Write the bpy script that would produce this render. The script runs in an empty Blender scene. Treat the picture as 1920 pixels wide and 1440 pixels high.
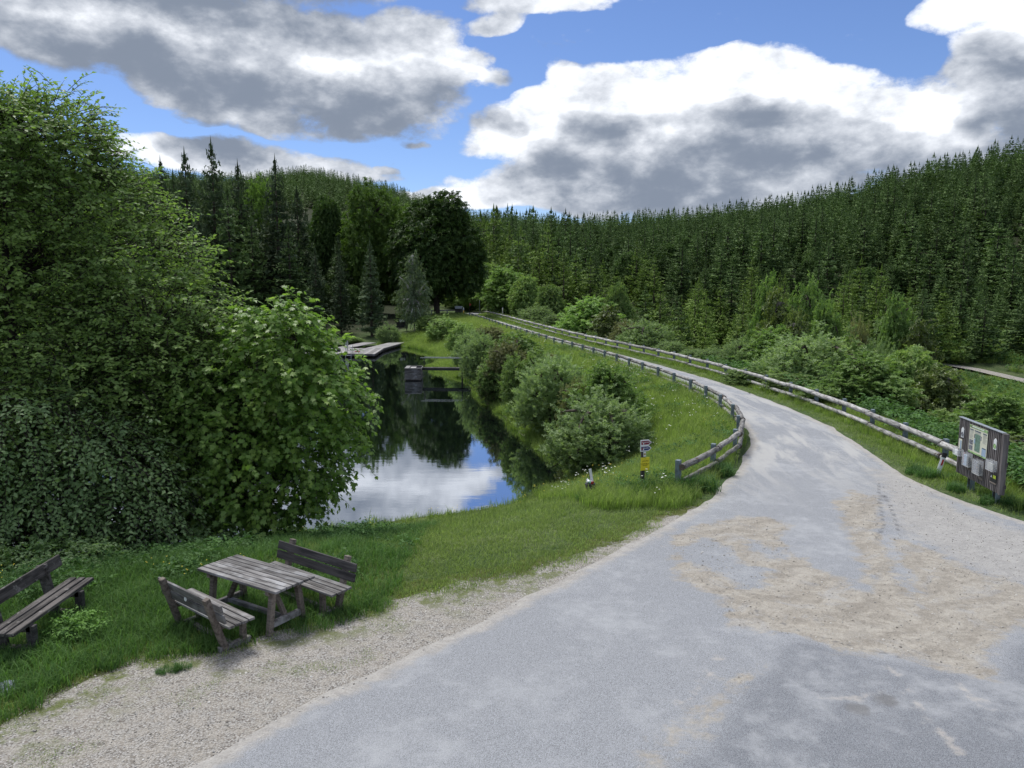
import bpy, math, random
import numpy as np
from mathutils import Vector, Matrix
random.seed(7)
rng = np.random.default_rng(11)
R = math.radians
sc = bpy.context.scene
COL = sc.collection

# ------------------------------------------------------------------ camera
CAMZ, PITCH, FPX = 5.3, 7.6, 1442.0
cam_d = bpy.data.cameras.new('camera')
cam_d.sensor_width = 36.0
cam_d.lens = 36.0 * FPX / 1920.0
cam_d.clip_start = 0.1
cam_d.clip_end = 6000
cam = bpy.data.objects.new('camera', cam_d)
cam.location = (0, 0, CAMZ)
cam.rotation_euler = (R(90 - PITCH), 0, 0)
COL.objects.link(cam)
sc.camera = cam

# ------------------------------------------------------------------ render settings
sc.render.engine = 'CYCLES'
sc.view_settings.view_transform = 'Standard'
sc.view_settings.look = 'None'
sc.view_settings.gamma = 1
sc.view_settings.exposure = 0.55
sc.view_settings.use_curve_mapping = False
cy = sc.cycles
cy.max_bounces = 7
cy.diffuse_bounces = 3
cy.glossy_bounces = 3
cy.transmission_bounces = 4
cy.transparent_max_bounces = 6
cy.sample_clamp_indirect = 8
cy.use_denoising = True
cy.caustics_reflective = False
cy.caustics_refractive = False

# ------------------------------------------------------------------ sun and sky
SUN_AZ, SUN_EL = -34.0, 61.0          # degrees from +Y towards +X, and above the horizon
sd = Vector((math.sin(R(SUN_AZ)) * math.cos(R(SUN_EL)), math.cos(R(SUN_AZ)) * math.cos(R(SUN_EL)), math.sin(R(SUN_EL))))
sun_d = bpy.data.lights.new('sun', 'SUN')
sun_d.energy = 2.8
sun_d.angle = R(22)
sun_d.color = (1.0, 0.97, 0.925)
sun = bpy.data.objects.new('sun', sun_d)
sun.rotation_euler = sd.to_track_quat('Z', 'Y').to_euler()
sun.location = (0, 0, 60)
COL.objects.link(sun)

world = bpy.data.worlds.new('World')
sc.world = world
world.use_nodes = True

class NT:
    """a few shorthands to write node trees"""
    def __init__(s, tree):
        s.t = tree
    def n(s, typ, **kw):
        nd = s.t.nodes.new(typ)
        for k, v in kw.items():
            setattr(nd, k, v)
        return nd
    def put(s, sock, v):
        if v is None:
            return
        if isinstance(v, bpy.types.NodeSocket):
            s.t.links.new(v, sock)
        else:
            if sock.type == 'RGBA' and len(v) == 3:
                v = (*v, 1)
            sock.default_value = v
    def math(s, op, a, b=None, c=None, clamp=False):
        nd = s.n('ShaderNodeMath', operation=op, use_clamp=clamp)
        for i, v in enumerate((a, b, c)):
            s.put(nd.inputs[i], v)
        return nd.outputs[0]
    def vec(s, op, a, b=None, scale=None):
        nd = s.n('ShaderNodeVectorMath', operation=op)
        s.put(nd.inputs[0], a)
        if b is not None:
            s.put(nd.inputs[1], b)
        if scale is not None:
            s.put(nd.inputs['Scale'], scale)
        return nd.outputs[0]
    def mix(s, f, a, b, blend='MIX'):
        nd = s.n('ShaderNodeMix', data_type='RGBA', blend_type=blend, clamp_factor=True)
        s.put(nd.inputs[0], f)
        s.put(nd.inputs[6], a)
        s.put(nd.inputs[7], b)
        return nd.outputs[2]
    def ramp(s, f, lo, hi, a=0.0, b=1.0, smooth=True):
        nd = s.n('ShaderNodeMapRange', interpolation_type='SMOOTHSTEP' if smooth else 'LINEAR')
        s.put(nd.inputs[0], f)
        for i, v in zip((1, 2, 3, 4), (lo, hi, a, b)):
            s.put(nd.inputs[i], v)
        return nd.outputs[0]
    def noise(s, v, scale, detail=4, rough=0.55, dist=0.0, lac=2.0):
        nd = s.n('ShaderNodeTexNoise')
        s.put(nd.inputs['Vector'], v)
        nd.inputs['Scale'].default_value = scale
        nd.inputs['Detail'].default_value = detail
        nd.inputs['Roughness'].default_value = rough
        nd.inputs['Distortion'].default_value = dist
        nd.inputs['Lacunarity'].default_value = lac
        return nd.outputs[0]
    def attr(s, name):
        return s.n('ShaderNodeAttribute', attribute_name=name).outputs['Fac']

def px_dir(x, y):
    """direction of a photograph pixel, as azimuth and elevation in degrees"""
    u, v = (x - 960) / FPX, (720 - y) / FPX
    t = R(PITCH)
    d = (u, math.cos(t) + v * math.sin(t), -math.sin(t) + v * math.cos(t))
    return math.degrees(math.atan2(d[0], d[1])), math.degrees(math.atan2(d[2], math.hypot(d[0], d[1])))

# clouds: elongated masses (x, y, half width, half height, tilt, weight), read off the photograph, kept as directions in the sky
CLOUDS = [
    (330, 50, 620, 140, -6, 1.0), (600, 140, 340, 140, -6, 1.0), (360, 150, 280, 75, -16, .9), (60, 30, 420, 95, 0, 1.0), (855, 150, 100, 60, 10, .66), (760, 90, 150, 90, 0, .85),
    (300, -160, 800, 190, 0, 1.0),
    (440, 292, 300, 54, -6, .74), (620, 322, 170, 32, -4, .7), (300, 265, 140, 42, 0, .66), (735, 318, 40, 16, 0, .5),
    (1230, 260, 360, 150, 2, 1.0), (1400, 190, 290, 105, -3, 1.0), (1040, 232, 200, 72, 10, .9), (1640, 245, 320, 110, 0, 1.0), (1130, 180, 120, 60, 8, .7),
    (1250, 352, 560, 75, 0, 1.0), (930, 378, 250, 36, 2, .8), (1400, 115, 170, 50, 0, .8), (1850, 330, 300, 90, 0, .95),
    (1890, 120, 170, 150, 15, 1.0), (1840, 10, 160, 60, 0, .9), (2050, 150, 300, 260, 0, 1.0),
    (1020, 4, 210, 34, 3, .75), (935, 50, 80, 40, 10, .62), 
    (920, 160, 60, 22, -5, .5), (770, 268, 50, 14, 0, .45),
    (-350, 250, 500, 160, 0, .9),
]
g = bpy.data.node_groups.new('cloud_density', 'ShaderNodeTree')
g.interface.new_socket('Vector', in_out='INPUT', socket_type='NodeSocketVector')
g.interface.new_socket('Density', in_out='OUTPUT', socket_type='NodeSocketFloat')
G = NT(g)
gi, go = G.n('NodeGroupInput'), G.n('NodeGroupOutput')
dirv = gi.outputs[0]
sp = G.n('ShaderNodeSeparateXYZ'); G.put(sp.inputs[0], dirv)
azi = G.math('MULTIPLY', G.math('ARCTAN2', sp.outputs[0], sp.outputs[1]), 57.2958)
ele = G.math('MULTIPLY', G.math('ARCTAN2', sp.outputs[2], G.math('SQRT', G.math('ADD', G.math('MULTIPLY', sp.outputs[0], sp.outputs[0]), G.math('MULTIPLY', sp.outputs[1], sp.outputs[1])))), 57.2958)
cb = G.n('ShaderNodeCombineXYZ'); G.put(cb.inputs[0], azi); G.put(cb.inputs[1], ele)
dz = G.vec('MULTIPLY', dirv, (1, 1, 1.7))
# slow warp so that the masses are not ellipses
w1 = G.n('ShaderNodeTexNoise'); G.put(w1.inputs['Vector'], dz); w1.inputs['Scale'].default_value = 4.5; w1.inputs['Detail'].default_value = 3
warp = G.vec('SCALE', G.vec('SUBTRACT', w1.outputs['Color'], (.5, .5, .5)), scale=5.5)
w2 = G.n('ShaderNodeTexNoise'); G.put(w2.inputs['Vector'], dz); w2.inputs['Scale'].default_value = 14; w2.inputs['Detail'].default_value = 3
warp = G.vec('ADD', warp, G.vec('SCALE', G.vec('SUBTRACT', w2.outputs['Color'], (.5, .5, .5)), scale=3.4))
p2 = G.vec('ADD', cb.outputs[0], G.vec('MULTIPLY', warp, (1, .6, 0)))
cur = None
for (x, y, rx, ry, rot, wt) in CLOUDS:
    a0, e0 = px_dir(x, y)
    a1, _ = px_dir(x + rx, y); _, e1 = px_dir(x, y - ry)
    mp = G.n('ShaderNodeMapping', vector_type='TEXTURE')
    G.put(mp.inputs[0], p2)
    mp.inputs['Location'].default_value = (a0, e0, 0)
    mp.inputs['Rotation'].default_value = (0, 0, R(rot))
    mp.inputs['Scale'].default_value = (abs(a1 - a0), abs(e1 - e0), 1000)
    gr = G.n('ShaderNodeTexGradient', gradient_type='SPHERICAL'); G.put(gr.inputs[0], mp.outputs[0])
    v = gr.outputs['Fac'] if wt == 1.0 else G.math('MULTIPLY', gr.outputs['Fac'], wt)
    cur = v if cur is None else G.math('SMOOTH_MAX', cur, v, 0.12)
# beyond the frame the broken cloud cover simply goes on
far = G.math('MAXIMUM', G.ramp(G.math('ABSOLUTE', azi), 40, 58), G.ramp(ele, 24, 36))
bg = G.ramp(G.noise(dz, 2.3, 3), .38, .68, 0, .75)
cur = G.math('MAXIMUM', cur, G.math('MULTIPLY', far, bg))
f1 = G.noise(dz, 9, 12, .62, .15)
f2 = G.noise(dz, 26, 10, .70, .2)
D = G.math('ADD', G.math('MULTIPLY', cur, 1.55), G.math('MULTIPLY_ADD', f1, 1.15, -.66))
D = G.math('ADD', D, G.math('MULTIPLY_ADD', f2, .85, -.42))
# no cloud where no mass is near
D = G.math('SUBTRACT', D, G.ramp(cur, 0.0, .16, .6, 0))
G.put(go.inputs[0], D)

W = NT(world.node_tree)
world.node_tree.nodes.clear()
out = W.n('ShaderNodeOutputWorld')
bgn = W.n('ShaderNodeBackground')
sky = W.n('ShaderNodeTexSky', sky_type='NISHITA')
sky.sun_disc = False
sky.sun_elevation = R(SUN_EL)
sky.sun_rotation = R(SUN_AZ)
sky.altitude = 900
sky.air_density = 1.0
sky.dust_density = 0.3
sky.ozone_density = 2.5
tc = W.n('ShaderNodeTexCoord')
dv = W.vec('NORMALIZE', tc.outputs['Generated'])
A = W.n('ShaderNodeGroup', node_tree=g); W.put(A.inputs[0], dv)
B = W.n('ShaderNodeGroup', node_tree=g); W.put(B.inputs[0], W.vec('ADD', dv, (-.018, 0, .06)))
D0, D1 = A.outputs[0], B.outputs[0]
mask = W.ramp(D0, -.06, .36)
thick = W.ramp(D0, .10, 1.25)
lift = W.math('MULTIPLY', W.math('SUBTRACT', D0, D1), .75)
fine = W.math('MULTIPLY_ADD', W.noise(W.vec('MULTIPLY', dv, (1, 1, 2.4)), 13, 7, .55), .9, -.45)
lum = W.math('SUBTRACT', 1.03, W.math('MULTIPLY', thick, .70))
lum = W.math('ADD', lum, lift)
lum = W.math('ADD', lum, W.math('MULTIPLY', fine, .85))
bv = W.n('ShaderNodeTexVoronoi', feature='SMOOTH_F1'); W.put(bv.inputs['Vector'], W.vec('ADD', W.vec('MULTIPLY', dv, (1, 1, 1.5)), W.vec('SCALE', W.n('ShaderNodeTexNoise').outputs['Color'], scale=0.0)))
bv.inputs['Scale'].default_value = 17; bv.inputs['Detail'].default_value = 3; bv.inputs['Roughness'].default_value = .6; bv.inputs['Smoothness'].default_value = .6
billow = W.noise(W.vec('MULTIPLY', dv, (1, 1, 1.8)), 30, 6, .62, .3)
lum = W.math('ADD', lum, W.math('MULTIPLY_ADD', billow, .6, -.3))
lum = W.math('ADD', lum, W.math('MULTIPLY_ADD', bv.outputs['Distance'], -.40, .16))
lum = W.math('MINIMUM', W.math('SMOOTH_MAX', lum, 0.06, .25), 1.05)
lum = W.math('POWER', lum, 1.45)
shade_c = W.mix(lum, (1.6, 1.92, 2.5), (7.0, 7.25, 7.7))
skyc = W.mix(1.0, sky.outputs[0], (0.64, 0.70, 0.88), 'MULTIPLY')
allc = W.mix(mask, skyc, shade_c)
W.put(bgn.inputs[0], allc)
bgn.inputs[1].default_value = 0.1
world.node_tree.links.new(bgn.outputs[0], out.inputs[0])
world.cycles.sampling_method = 'MANUAL'
world.cycles.sample_map_resolution = 1024

# ------------------------------------------------------------------ helpers
def ray_at(x, y, z=0.0):
    """the point of the plane at height z that the photograph shows at pixel x, y (used to read distances off it)"""
    u, v = (x - 960) / FPX, (720 - y) / FPX
    t = R(PITCH)
    d = (u, math.cos(t) + v * math.sin(t), -math.sin(t) + v * math.cos(t))
    k = (z - CAMZ) / d[2]
    return d[0] * k, d[1] * k
def height_at(x, y, Y):
    u, v = (x - 960) / FPX, (720 - y) / FPX
    t = R(PITCH)
    d = (u, math.cos(t) + v * math.sin(t), -math.sin(t) + v * math.cos(t))
    k = Y / d[1]
    return d[0] * k, CAMZ + d[2] * k

def new_mesh(name, V, faces, mats=(), midx=None, attrs=None, smooth=False):
    """faces: one int array (n,k) or a list of such arrays"""
    if isinstance(faces, np.ndarray):
        faces = [faces]
    faces = [np.asarray(f, dtype=np.int32) for f in faces if len(f)]
    me = bpy.data.meshes.new(name)
    V = np.asarray(V, dtype=np.float32)
    me.vertices.add(len(V)); me.vertices.foreach_set('co', V.ravel())
    tot = np.concatenate([np.full(len(f), f.shape[1], np.int32) for f in faces])
    loops = np.concatenate([f.ravel() for f in faces])
    me.loops.add(len(loops)); me.loops.foreach_set('vertex_index', loops)
    me.polygons.add(len(tot))
    st = np.zeros(len(tot), np.int32); st[1:] = np.cumsum(tot)[:-1]
    me.polygons.foreach_set('loop_start', st)
    me.polygons.foreach_set('loop_total', tot)
    for m in mats:
        me.materials.append(m)
    if midx is not None:
        me.polygons.foreach_set('material_index', np.asarray(midx, np.int32))
    if smooth:
        me.polygons.foreach_set('use_smooth', np.ones(len(tot), bool))
    me.update(calc_edges=True)
    for k, a in (attrs or {}).items():
        at = me.attributes.new(k, 'FLOAT', 'POINT')
        at.data.foreach_set('value', np.asarray(a, np.float32))
    return me
def link(o, parent=None):
    COL.objects.link(o)
    if parent is not None:
        o.parent = parent
    return o
def tag(o, label=None, cat=None, group=None, kind=None):
    if label: o['label'] = label
    if cat: o['category'] = cat
    if group: o['group'] = group
    if kind: o['kind'] = kind
    return o
def obj(name, me, parent=None, loc=(0, 0, 0), rot=(0, 0, 0)):
    o = bpy.data.objects.new(name, me)
    o.location = loc; o.rotation_euler = rot
    return link(o, parent)
def empty(name, loc, rz, label, cat, group=None):
    o = bpy.data.objects.new(name, None)
    o.location = loc; o.rotation_euler = (0, 0, rz); o.empty_display_size = .2
    link(o)
    return tag(o, label, cat, group)
def copy_tree(src, parent=None):
    c = src.copy(); COL.objects.link(c)
    if parent is not None:
        c.parent = parent
    for ch in list(src.children):
        copy_tree(ch, c)
    return c

class MB:
    """collects boxes, tubes and slabs into one mesh"""
    def __init__(s):
        s.v, s.f, s.m, s.sm, s.n = [], [], [], [], 0
    def add(s, V, F, mi=0, smooth=False):
        s.v.append(np.asarray(V, float)); 
        for f in F:
            s.f.append([i + s.n for i in f]); s.m.append(mi); s.sm.append(smooth)
        s.n += len(V)
        return s
    def box(s, c, size, M=None, mi=0, bev=0.0, taper=1.0):
        hx, hy, hz = [a / 2 for a in size]
        if bev <= 0:
            V = [(x * (taper if z > 0 else 1), y * (taper if z > 0 else 1), z) for z in (-hz, hz) for x, y in ((-hx, -hy), (hx, -hy), (hx, hy), (-hx, hy))]
            F = [(3, 2, 1, 0), (4, 5, 6, 7), (0, 1, 5, 4), (1, 2, 6, 5), (2, 3, 7, 6), (3, 0, 4, 7)]
        else:
            b = min(bev, hx * .45, hy * .45, hz * .45)
            ring = lambda ax, ay, z: [(-ax + b, -ay, z), (ax - b, -ay, z), (ax, -ay + b, z), (ax, ay - b, z), (ax - b, ay, z), (-ax + b, ay, z), (-ax, ay - b, z), (-ax, -ay + b, z)]
            V = ring(hx - b, hy - b, -hz) + ring(hx, hy, -hz + b) + ring(hx, hy, hz - b) + ring(hx - b, hy - b, hz)
            F = [tuple(range(7, -1, -1)), tuple(range(24, 32))]
            for k in range(3):
                for i in range(8):
                    j = (i + 1) % 8
                    F.append((k * 8 + i, k * 8 + j, k * 8 + 8 + j, k * 8 + 8 + i))
        V = [Vector(p) for p in V]
        if M is not None:
            V = [M @ p for p in V]
        V = [(p[0] + c[0], p[1] + c[1], p[2] + c[2]) for p in V]
        return s.add(V, F, mi)
    def beam(s, a, b, w, h, mi=0, bev=0.004, up=(0, 0, 1)):
        """a bar from a to b, w wide and h high"""
        a, b = Vector(a), Vector(b); d = b - a; L = d.length; x = d.normalized()
        u = Vector(up)
        if abs(x.dot(u)) > .98: u = Vector((0, 1, 0))
        y = u.cross(x).normalized(); z = x.cross(y)
        M = Matrix((x, y, z)).transposed()
        return s.box((a + b) / 2, (L, w, h), M, mi, bev)
    def tube(s, pts, rad, n=8, mi=0, cap=True, capmi=None, smooth=True, jit=0.0):
        pts = [Vector(p) for p in pts]
        if not hasattr(rad, '__len__'): rad = [rad] * len(pts)
        V = []; F = []
        for i, p in enumerate(pts):
            d = (pts[min(i + 1, len(pts) - 1)] - pts[max(i - 1, 0)]).normalized()
            u = Vector((0, 0, 1)) if abs(d.z) < .9 else Vector((1, 0, 0))
            a = d.cross(u).normalized(); b = d.cross(a)
            for k in range(n):
                t = 2 * math.pi * k / n
                r = rad[i] * (1 + random.uniform(-jit, jit))
                V.append(p + (a * math.cos(t) + b * math.sin(t)) * r)
        for i in range(len(pts) - 1):
            for k in range(n):
                j = (k + 1) % n
                F.append((i * n + k, i * n + j, (i + 1) * n + j, (i + 1) * n + k))
        s.add(V, F, mi, smooth)
        if cap:
            e = len(pts) - 1
            base = s.n - len(V)
            for ids in ([base + k for k in range(n - 1, -1, -1)], [base + e * n + k for k in range(n)]):
                s.f.append(ids); s.m.append(mi if capmi is None else capmi); s.sm.append(False)
        return s
    def mesh(s, name, mats):
        me = bpy.data.meshes.new(name)
        me.from_pydata([tuple(p) for p in np.concatenate(s.v)], [], s.f)
        if not isinstance(mats, (list, tuple)): mats = [mats]
        for m in mats: me.materials.append(m)
        me.polygons.foreach_set('material_index', s.m)
        me.polygons.foreach_set('use_smooth', s.sm)
        me.update()
        return me
    def build(s, name, mats, parent=None, loc=(0, 0, 0), rot=(0, 0, 0)):
        return obj(name, s.mesh(name, mats), parent, loc, rot)

# ------------------------------------------------------------------ materials
def material(name):
    m = bpy.data.materials.new(name); m.use_nodes = True
    t = m.node_tree; t.nodes.clear()
    N = NT(t)
    o = N.n('ShaderNodeOutputMaterial')
    p = N.n('ShaderNodeBsdfPrincipled')
    t.links.new(p.outputs[0], o.inputs[0])
    return m, N, p, o
def bump(N, p, h, dist=.01, strength=.5):
    b = N.n('ShaderNodeBump'); b.inputs['Strength'].default_value = strength; b.inputs['Distance'].default_value = dist
    N.put(b.inputs['Height'], h); N.put(p.inputs['Normal'], b.outputs[0])
def plain(name, c, rough=.6, metal=0.0, var=.15, scale=8, spec=.4):
    m, N, p, o = material(name)
    tcn = N.n('ShaderNodeTexCoord').outputs['Object']
    n = N.noise(tcn, scale, 5, .6)
    dark = tuple(x * (1 - var * 1.6) for x in c); light = tuple(min(1, x * (1 + var)) for x in c)
    N.put(p.inputs['Base Color'], N.mix(N.ramp(n, .3, .7), dark, light))
    p.inputs['Roughness'].default_value = rough; p.inputs['Metallic'].default_value = metal
    p.inputs['Specular IOR Level'].default_value = spec
    return m
def wood(name, dark, light, axis=0, stretch=14, scale=5, grey=None, spots=None):
    """weathered timber with grain along one local axis; each piece gets its own tone"""
    m, N, p, o = material(name)
    tcn = N.n('ShaderNodeTexCoord').outputs['Object']
    oi = N.n('ShaderNodeObjectInfo')
    off = N.vec('SCALE', oi.outputs['Location'], scale=3.7)
    v = N.vec('ADD', tcn, N.vec('ADD', off, N.n('ShaderNodeCombineXYZ').outputs[0]))
    sh = N.n('ShaderNodeCombineXYZ'); N.put(sh.inputs[0], N.math('MULTIPLY', oi.outputs['Random'], 31)); N.put(sh.inputs[1], N.math('MULTIPLY', oi.outputs['Random'], 17))
    v = N.vec('ADD', v, sh.outputs[0])
    s = [scale * 4] * 3; s[axis] = scale * 4 / stretch
    g1 = N.noise(N.vec('MULTIPLY', v, tuple(s)), 1, 6, .65, .3)
    g2 = N.noise(v, 2.2, 3, .5)
    f = N.math('ADD', N.math('MULTIPLY', g1, .75), N.math('MULTIPLY', g2, .25))
    c = N.mix(N.ramp(f, .36, .62), dark, light)
    if grey: c = N.mix(N.ramp(g2, .5, .68), c, grey)
    if spots:
        sp_ = N.noise(v, 7, 3, .6); c = N.mix(N.ramp(sp_, .6, .68), c, spots)
    tone = N.ramp(oi.outputs['Random'], 0, 1, .68, 1.22, False)
    c = N.mix(1.0, c, N.vec('SCALE', (1, 1, 1), scale=tone), 'MULTIPLY')
    N.put(p.inputs['Base Color'], c)
    p.inputs['Roughness'].default_value = .82
    p.inputs['Specular IOR Level'].default_value = .25
    bump(N, p, g1, .004, .5)
    return m
def leaf_mat(name, c0, c1, c2=None, trans=.32, rough=.42, spec=.35, c2amt=.12, k=(1.4, 1.47, 1.85)):
    c0, c1, c2 = [None if q is None else tuple(a * b for a, b in zip(q, k)) for q in (c0, c1, c2)]
    m, N, p, o = material(name)
    r = N.attr('rnd')
    oi = N.n('ShaderNodeObjectInfo')
    rr = N.math('ADD', N.math('MULTIPLY', r, .75), N.math('MULTIPLY', oi.outputs['Random'], .25))
    tcn = N.n('ShaderNodeTexCoord').outputs['Object']
    cl = N.noise(N.n('ShaderNodeNewGeometry').outputs['Position'], .42, 4, .65)
    f = N.math('ADD', N.math('MULTIPLY', rr, .5), N.math('MULTIPLY', cl, .5))
    c = N.mix(N.ramp(f, .25, .75), c0, c1)
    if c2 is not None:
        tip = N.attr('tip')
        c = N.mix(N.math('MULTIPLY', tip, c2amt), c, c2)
    c = N.mix(1.0, c, N.vec('SCALE', (1, 1, 1), scale=N.ramp(oi.outputs['Random'], 0, 1, .8, 1.2, False)), 'MULTIPLY')
    N.put(p.inputs['Base Color'], c)
    p.inputs['Roughness'].default_value = rough
    p.inputs['Specular IOR Level'].default_value = spec
    tr = N.n('ShaderNodeBsdfTranslucent')
    N.put(tr.inputs[0], N.mix(1.0, c, (1.15, 1.3, .65), 'MULTIPLY'))
    mx = N.n('ShaderNodeMixShader'); mx.inputs[0].default_value = trans
    N.t.links.new(p.outputs[0], mx.inputs[1]); N.t.links.new(tr.outputs[0], mx.inputs[2])
    N.t.links.new(mx.outputs[0], o.inputs[0])
    return m

M_WOOD = wood('weathered_wood', (.075, .070, .068), (.235, .228, .225), grey=(.29, .29, .295))
M_WOODB = wood('brown_wood', (.085, .070, .060), (.215, .185, .16))
M_WOODD = wood('dark_wood', (.028, .027, .028), (.085, .08, .08))
M_WOODX = wood('old_dark_wood', (.03, .028, .027), (.12, .11, .105), spots=(.2, .19, .18))
M_SLAT = wood('dark_slat_wood', (.075, .068, .067), (.19, .175, .172), axis=2)
M_GAP = plain('black_board', (.010, .010, .011), .8)
M_LOG = wood('rail_wood', (.14, .135, .13), (.50, .49, .47), stretch=7, scale=6, spots=(.17, .13, .10))
M_LOGSHADE = wood('shaded_rail_wood', (.08, .077, .072), (.33, .32, .305), stretch=6, scale=5, spots=(.13, .08, .05))  # rail wood darkened, the backlit shade of the pond-side fence put into its colour
M_LOGEND = wood('log_end', (.09, .07, .055), (.2, .16, .13))
M_POST = plain('grey_post', (.17, .215, .24), .55, .0, .2, 6)
M_BARK = plain('bark', (.075, .06, .048), .9, 0, .4, 6)
M_BARKD = plain('dark_bark', (.045, .036, .03), .9, 0, .4, 6)
M_BARKG = plain('grey_bark', (.16, .145, .13), .9, 0, .35, 4)
M_BIRCH = plain('birch_bark', (.5, .49, .46), .8, 0, .5, 3)
M_DECK = wood('deck_wood', (.17, .165, .16), (.36, .35, .34), axis=0)
M_STEEL = plain('steel', (.55, .57, .58), .3, .8, .08)
M_IRON = plain('dark_iron', (.035, .038, .04), .5, .5, .2)
M_BLACK = plain('black_plastic', (.015, .015, .016), .5)
M_WHITE = plain('white_plastic', (.72, .74, .75), .45, 0, .08)
M_RED = plain('red_reflector', (.42, .03, .03), .3)
M_DKRED = plain('dark_red_print', (.19, .012, .035), .4)
M_BLUE = plain('blue_print', (.018, .035, .14), .4)
M_YEL = plain('yellow_sign', (.72, .62, .03), .45, 0, .05)
M_YTXT = plain('olive_print', (.16, .13, .01), .5)

# ------------------------------------------------------------------ the lie of the land
def P(pts, z=0.0):
    return np.array([ray_at(x, y, z) for x, y in pts])
def poly_sd(Q, poly):
    """signed distance of points Q (n,2) to a closed polygon: positive inside"""
    poly = np.asarray(poly, float); out = np.empty(len(Q))
    A_ = poly; B_ = np.roll(poly, -1, 0); E_ = B_ - A_; L2 = (E_ ** 2).sum(1) + 1e-12
    for s in range(0, len(Q), 40000):
        q = Q[s:s + 40000]
        d = q[:, None, :] - A_[None]
        t = np.clip((d * E_[None]).sum(2) / L2, 0, 1)
        r = d - E_[None] * t[..., None]
        dist = np.sqrt((r ** 2).sum(2).min(1))
        yy = (A_[None, :, 1] > q[:, 1:2]) != (B_[None, :, 1] > q[:, 1:2])
        xi = A_[None, :, 0] + (q[:, 1:2] - A_[None, :, 1]) / np.where(np.abs(E_[None, :, 1]) < 1e-9, 1e-9, E_[None, :, 1]) * E_[None, :, 0]
        ins = ((yy & (q[:, 0:1] < xi)).sum(1) % 2) == 1
        out[s:s + 40000] = np.where(ins, dist, -dist)
    return out
def nearest_on(Q, poly):
    A_ = np.asarray(poly); B_ = np.roll(A_, -1, 0); E_ = B_ - A_; L2 = (E_ ** 2).sum(1) + 1e-12
    d = Q[:, None, :] - A_[None]; t = np.clip((d * E_[None]).sum(2) / L2, 0, 1)
    c = A_[None] + E_[None] * t[..., None]
    k = ((Q[:, None, :] - c) ** 2).sum(2).argmin(1)
    return c[np.arange(len(Q)), k]
def sstep(a, b, x):
    t = np.clip((x - a) / (b - a), 0, 1); return t * t * (3 - 2 * t)
_hash = rng.random((256, 256))
def vnoise(x, y):
    xi = np.floor(x).astype(int); yi = np.floor(y).astype(int); fx = x - xi; fy = y - yi
    fx = fx * fx * (3 - 2 * fx); fy = fy * fy * (3 - 2 * fy)
    h = lambda a, b: _hash[a & 255, b & 255]
    return (h(xi, yi) * (1 - fx) + h(xi + 1, yi) * fx) * (1 - fy) + (h(xi, yi + 1) * (1 - fx) + h(xi + 1, yi + 1) * fx) * fy
def fbm(x, y, o=4):
    s = 0; a = 1; t = 0
    for i in range(o):
        s = s + a * vnoise(x * 2 ** i + 13 * i, y * 2 ** i + 7 * i); t += a; a *= .5
    return s / t - .5

def catmull(pts, step=.5):
    pts = np.asarray(pts, float); out = []
    for i in range(len(pts) - 1):
        p0 = pts[max(i - 1, 0)]; p1 = pts[i]; p2 = pts[i + 1]; p3 = pts[min(i + 2, len(pts) - 1)]
        n = max(2, int(np.linalg.norm(p2 - p1) / step))
        for k in range(n):
            t = k / n
            out.append(.5 * (2 * p1 + (p2 - p0) * t + (2 * p0 - 5 * p1 + 4 * p2 - p3) * t * t + (3 * p1 - p0 - 3 * p2 + p3) * t ** 3))
    out.append(pts[-1]); return np.array(out)

LF = catmull([(4.27, 19.25), (5.66, 21.25), (6.93, 23.45), (7.75, 25.9), (8.2, 28.2), (8.42, 30.6), (8.48, 33), (8.38, 35.5), (8.15, 38.1), (7.85, 40.4), (7.42, 42.9), (6.6, 48), (5.3, 54.6), (3.6, 62), (1.8, 70.5), (-.1, 80), (-1.9, 89.5), (-3.9, 101), (-6.4, 113)], .25)
RF = catmull([(12.45, 19.4), (12.6, 21.4), (12.72, 23.8), (12.85, 26.5), (12.93, 29.2), (12.9, 31.6), (12.75, 34), (12.35, 38), (11.85, 42), (10.9, 48), (9.4, 54.9), (7.75, 61.6), (4.9, 74.5), (1.6, 92), (-1.0, 106.4), (-4.0, 121)], .25)
ROAD_L = np.array([(-3.6, 7.82), (-2.95, 8.64), (-1.89, 9.88), (-0.5, 11.5), (.75, 13), (2.39, 15.09), (3.39, 16.3), (4.86, 18.39), (6.45, 21.37), (7.92, 25.02), (8.8, 28.9), (9.2, 32), (9.25, 35), (9.1, 38), (8.85, 40.8), (8.4, 43.4), (7.5, 48.5), (6.2, 55), (4.5, 62.4), (2.7, 71), (.85, 80.2), (-1.0, 89.7), (-3.1, 101.5), (-5.7, 113.5), (-8.5, 123)])
ROAD_R = np.array([(14.5, 6), (14.5, 11), (13.2, 14.3), (11.6, 16.1), (11.13, 17.49), (10.85, 18.9), (10.8, 20.5), (11.1, 22.7), (11.5, 25.5), (11.75, 28.4), (11.72, 32), (11.35, 36.8), (10.85, 41), (9.7, 47.4), (8.2, 54.5), (6.6, 61.8), (4.7, 70.5), (2.75, 80), (.8, 90.5), (-1.4, 102), (-3.9, 114), (-6.2, 124)])
ROAD_END = np.array([(-5.0, 127.5), (-3.5, 133), (-2.0, 139), (-4.4, 139.5), (-6.2, 133.5), (-8.2, 128.0)])
ROAD = np.vstack([[(-9, 1.0)], ROAD_L[:1] + [(-1.6, -2.0)], ROAD_L, ROAD_END[::-1], ROAD_R[::-1], [(14.5, -12), (-12, -12)]])
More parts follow.
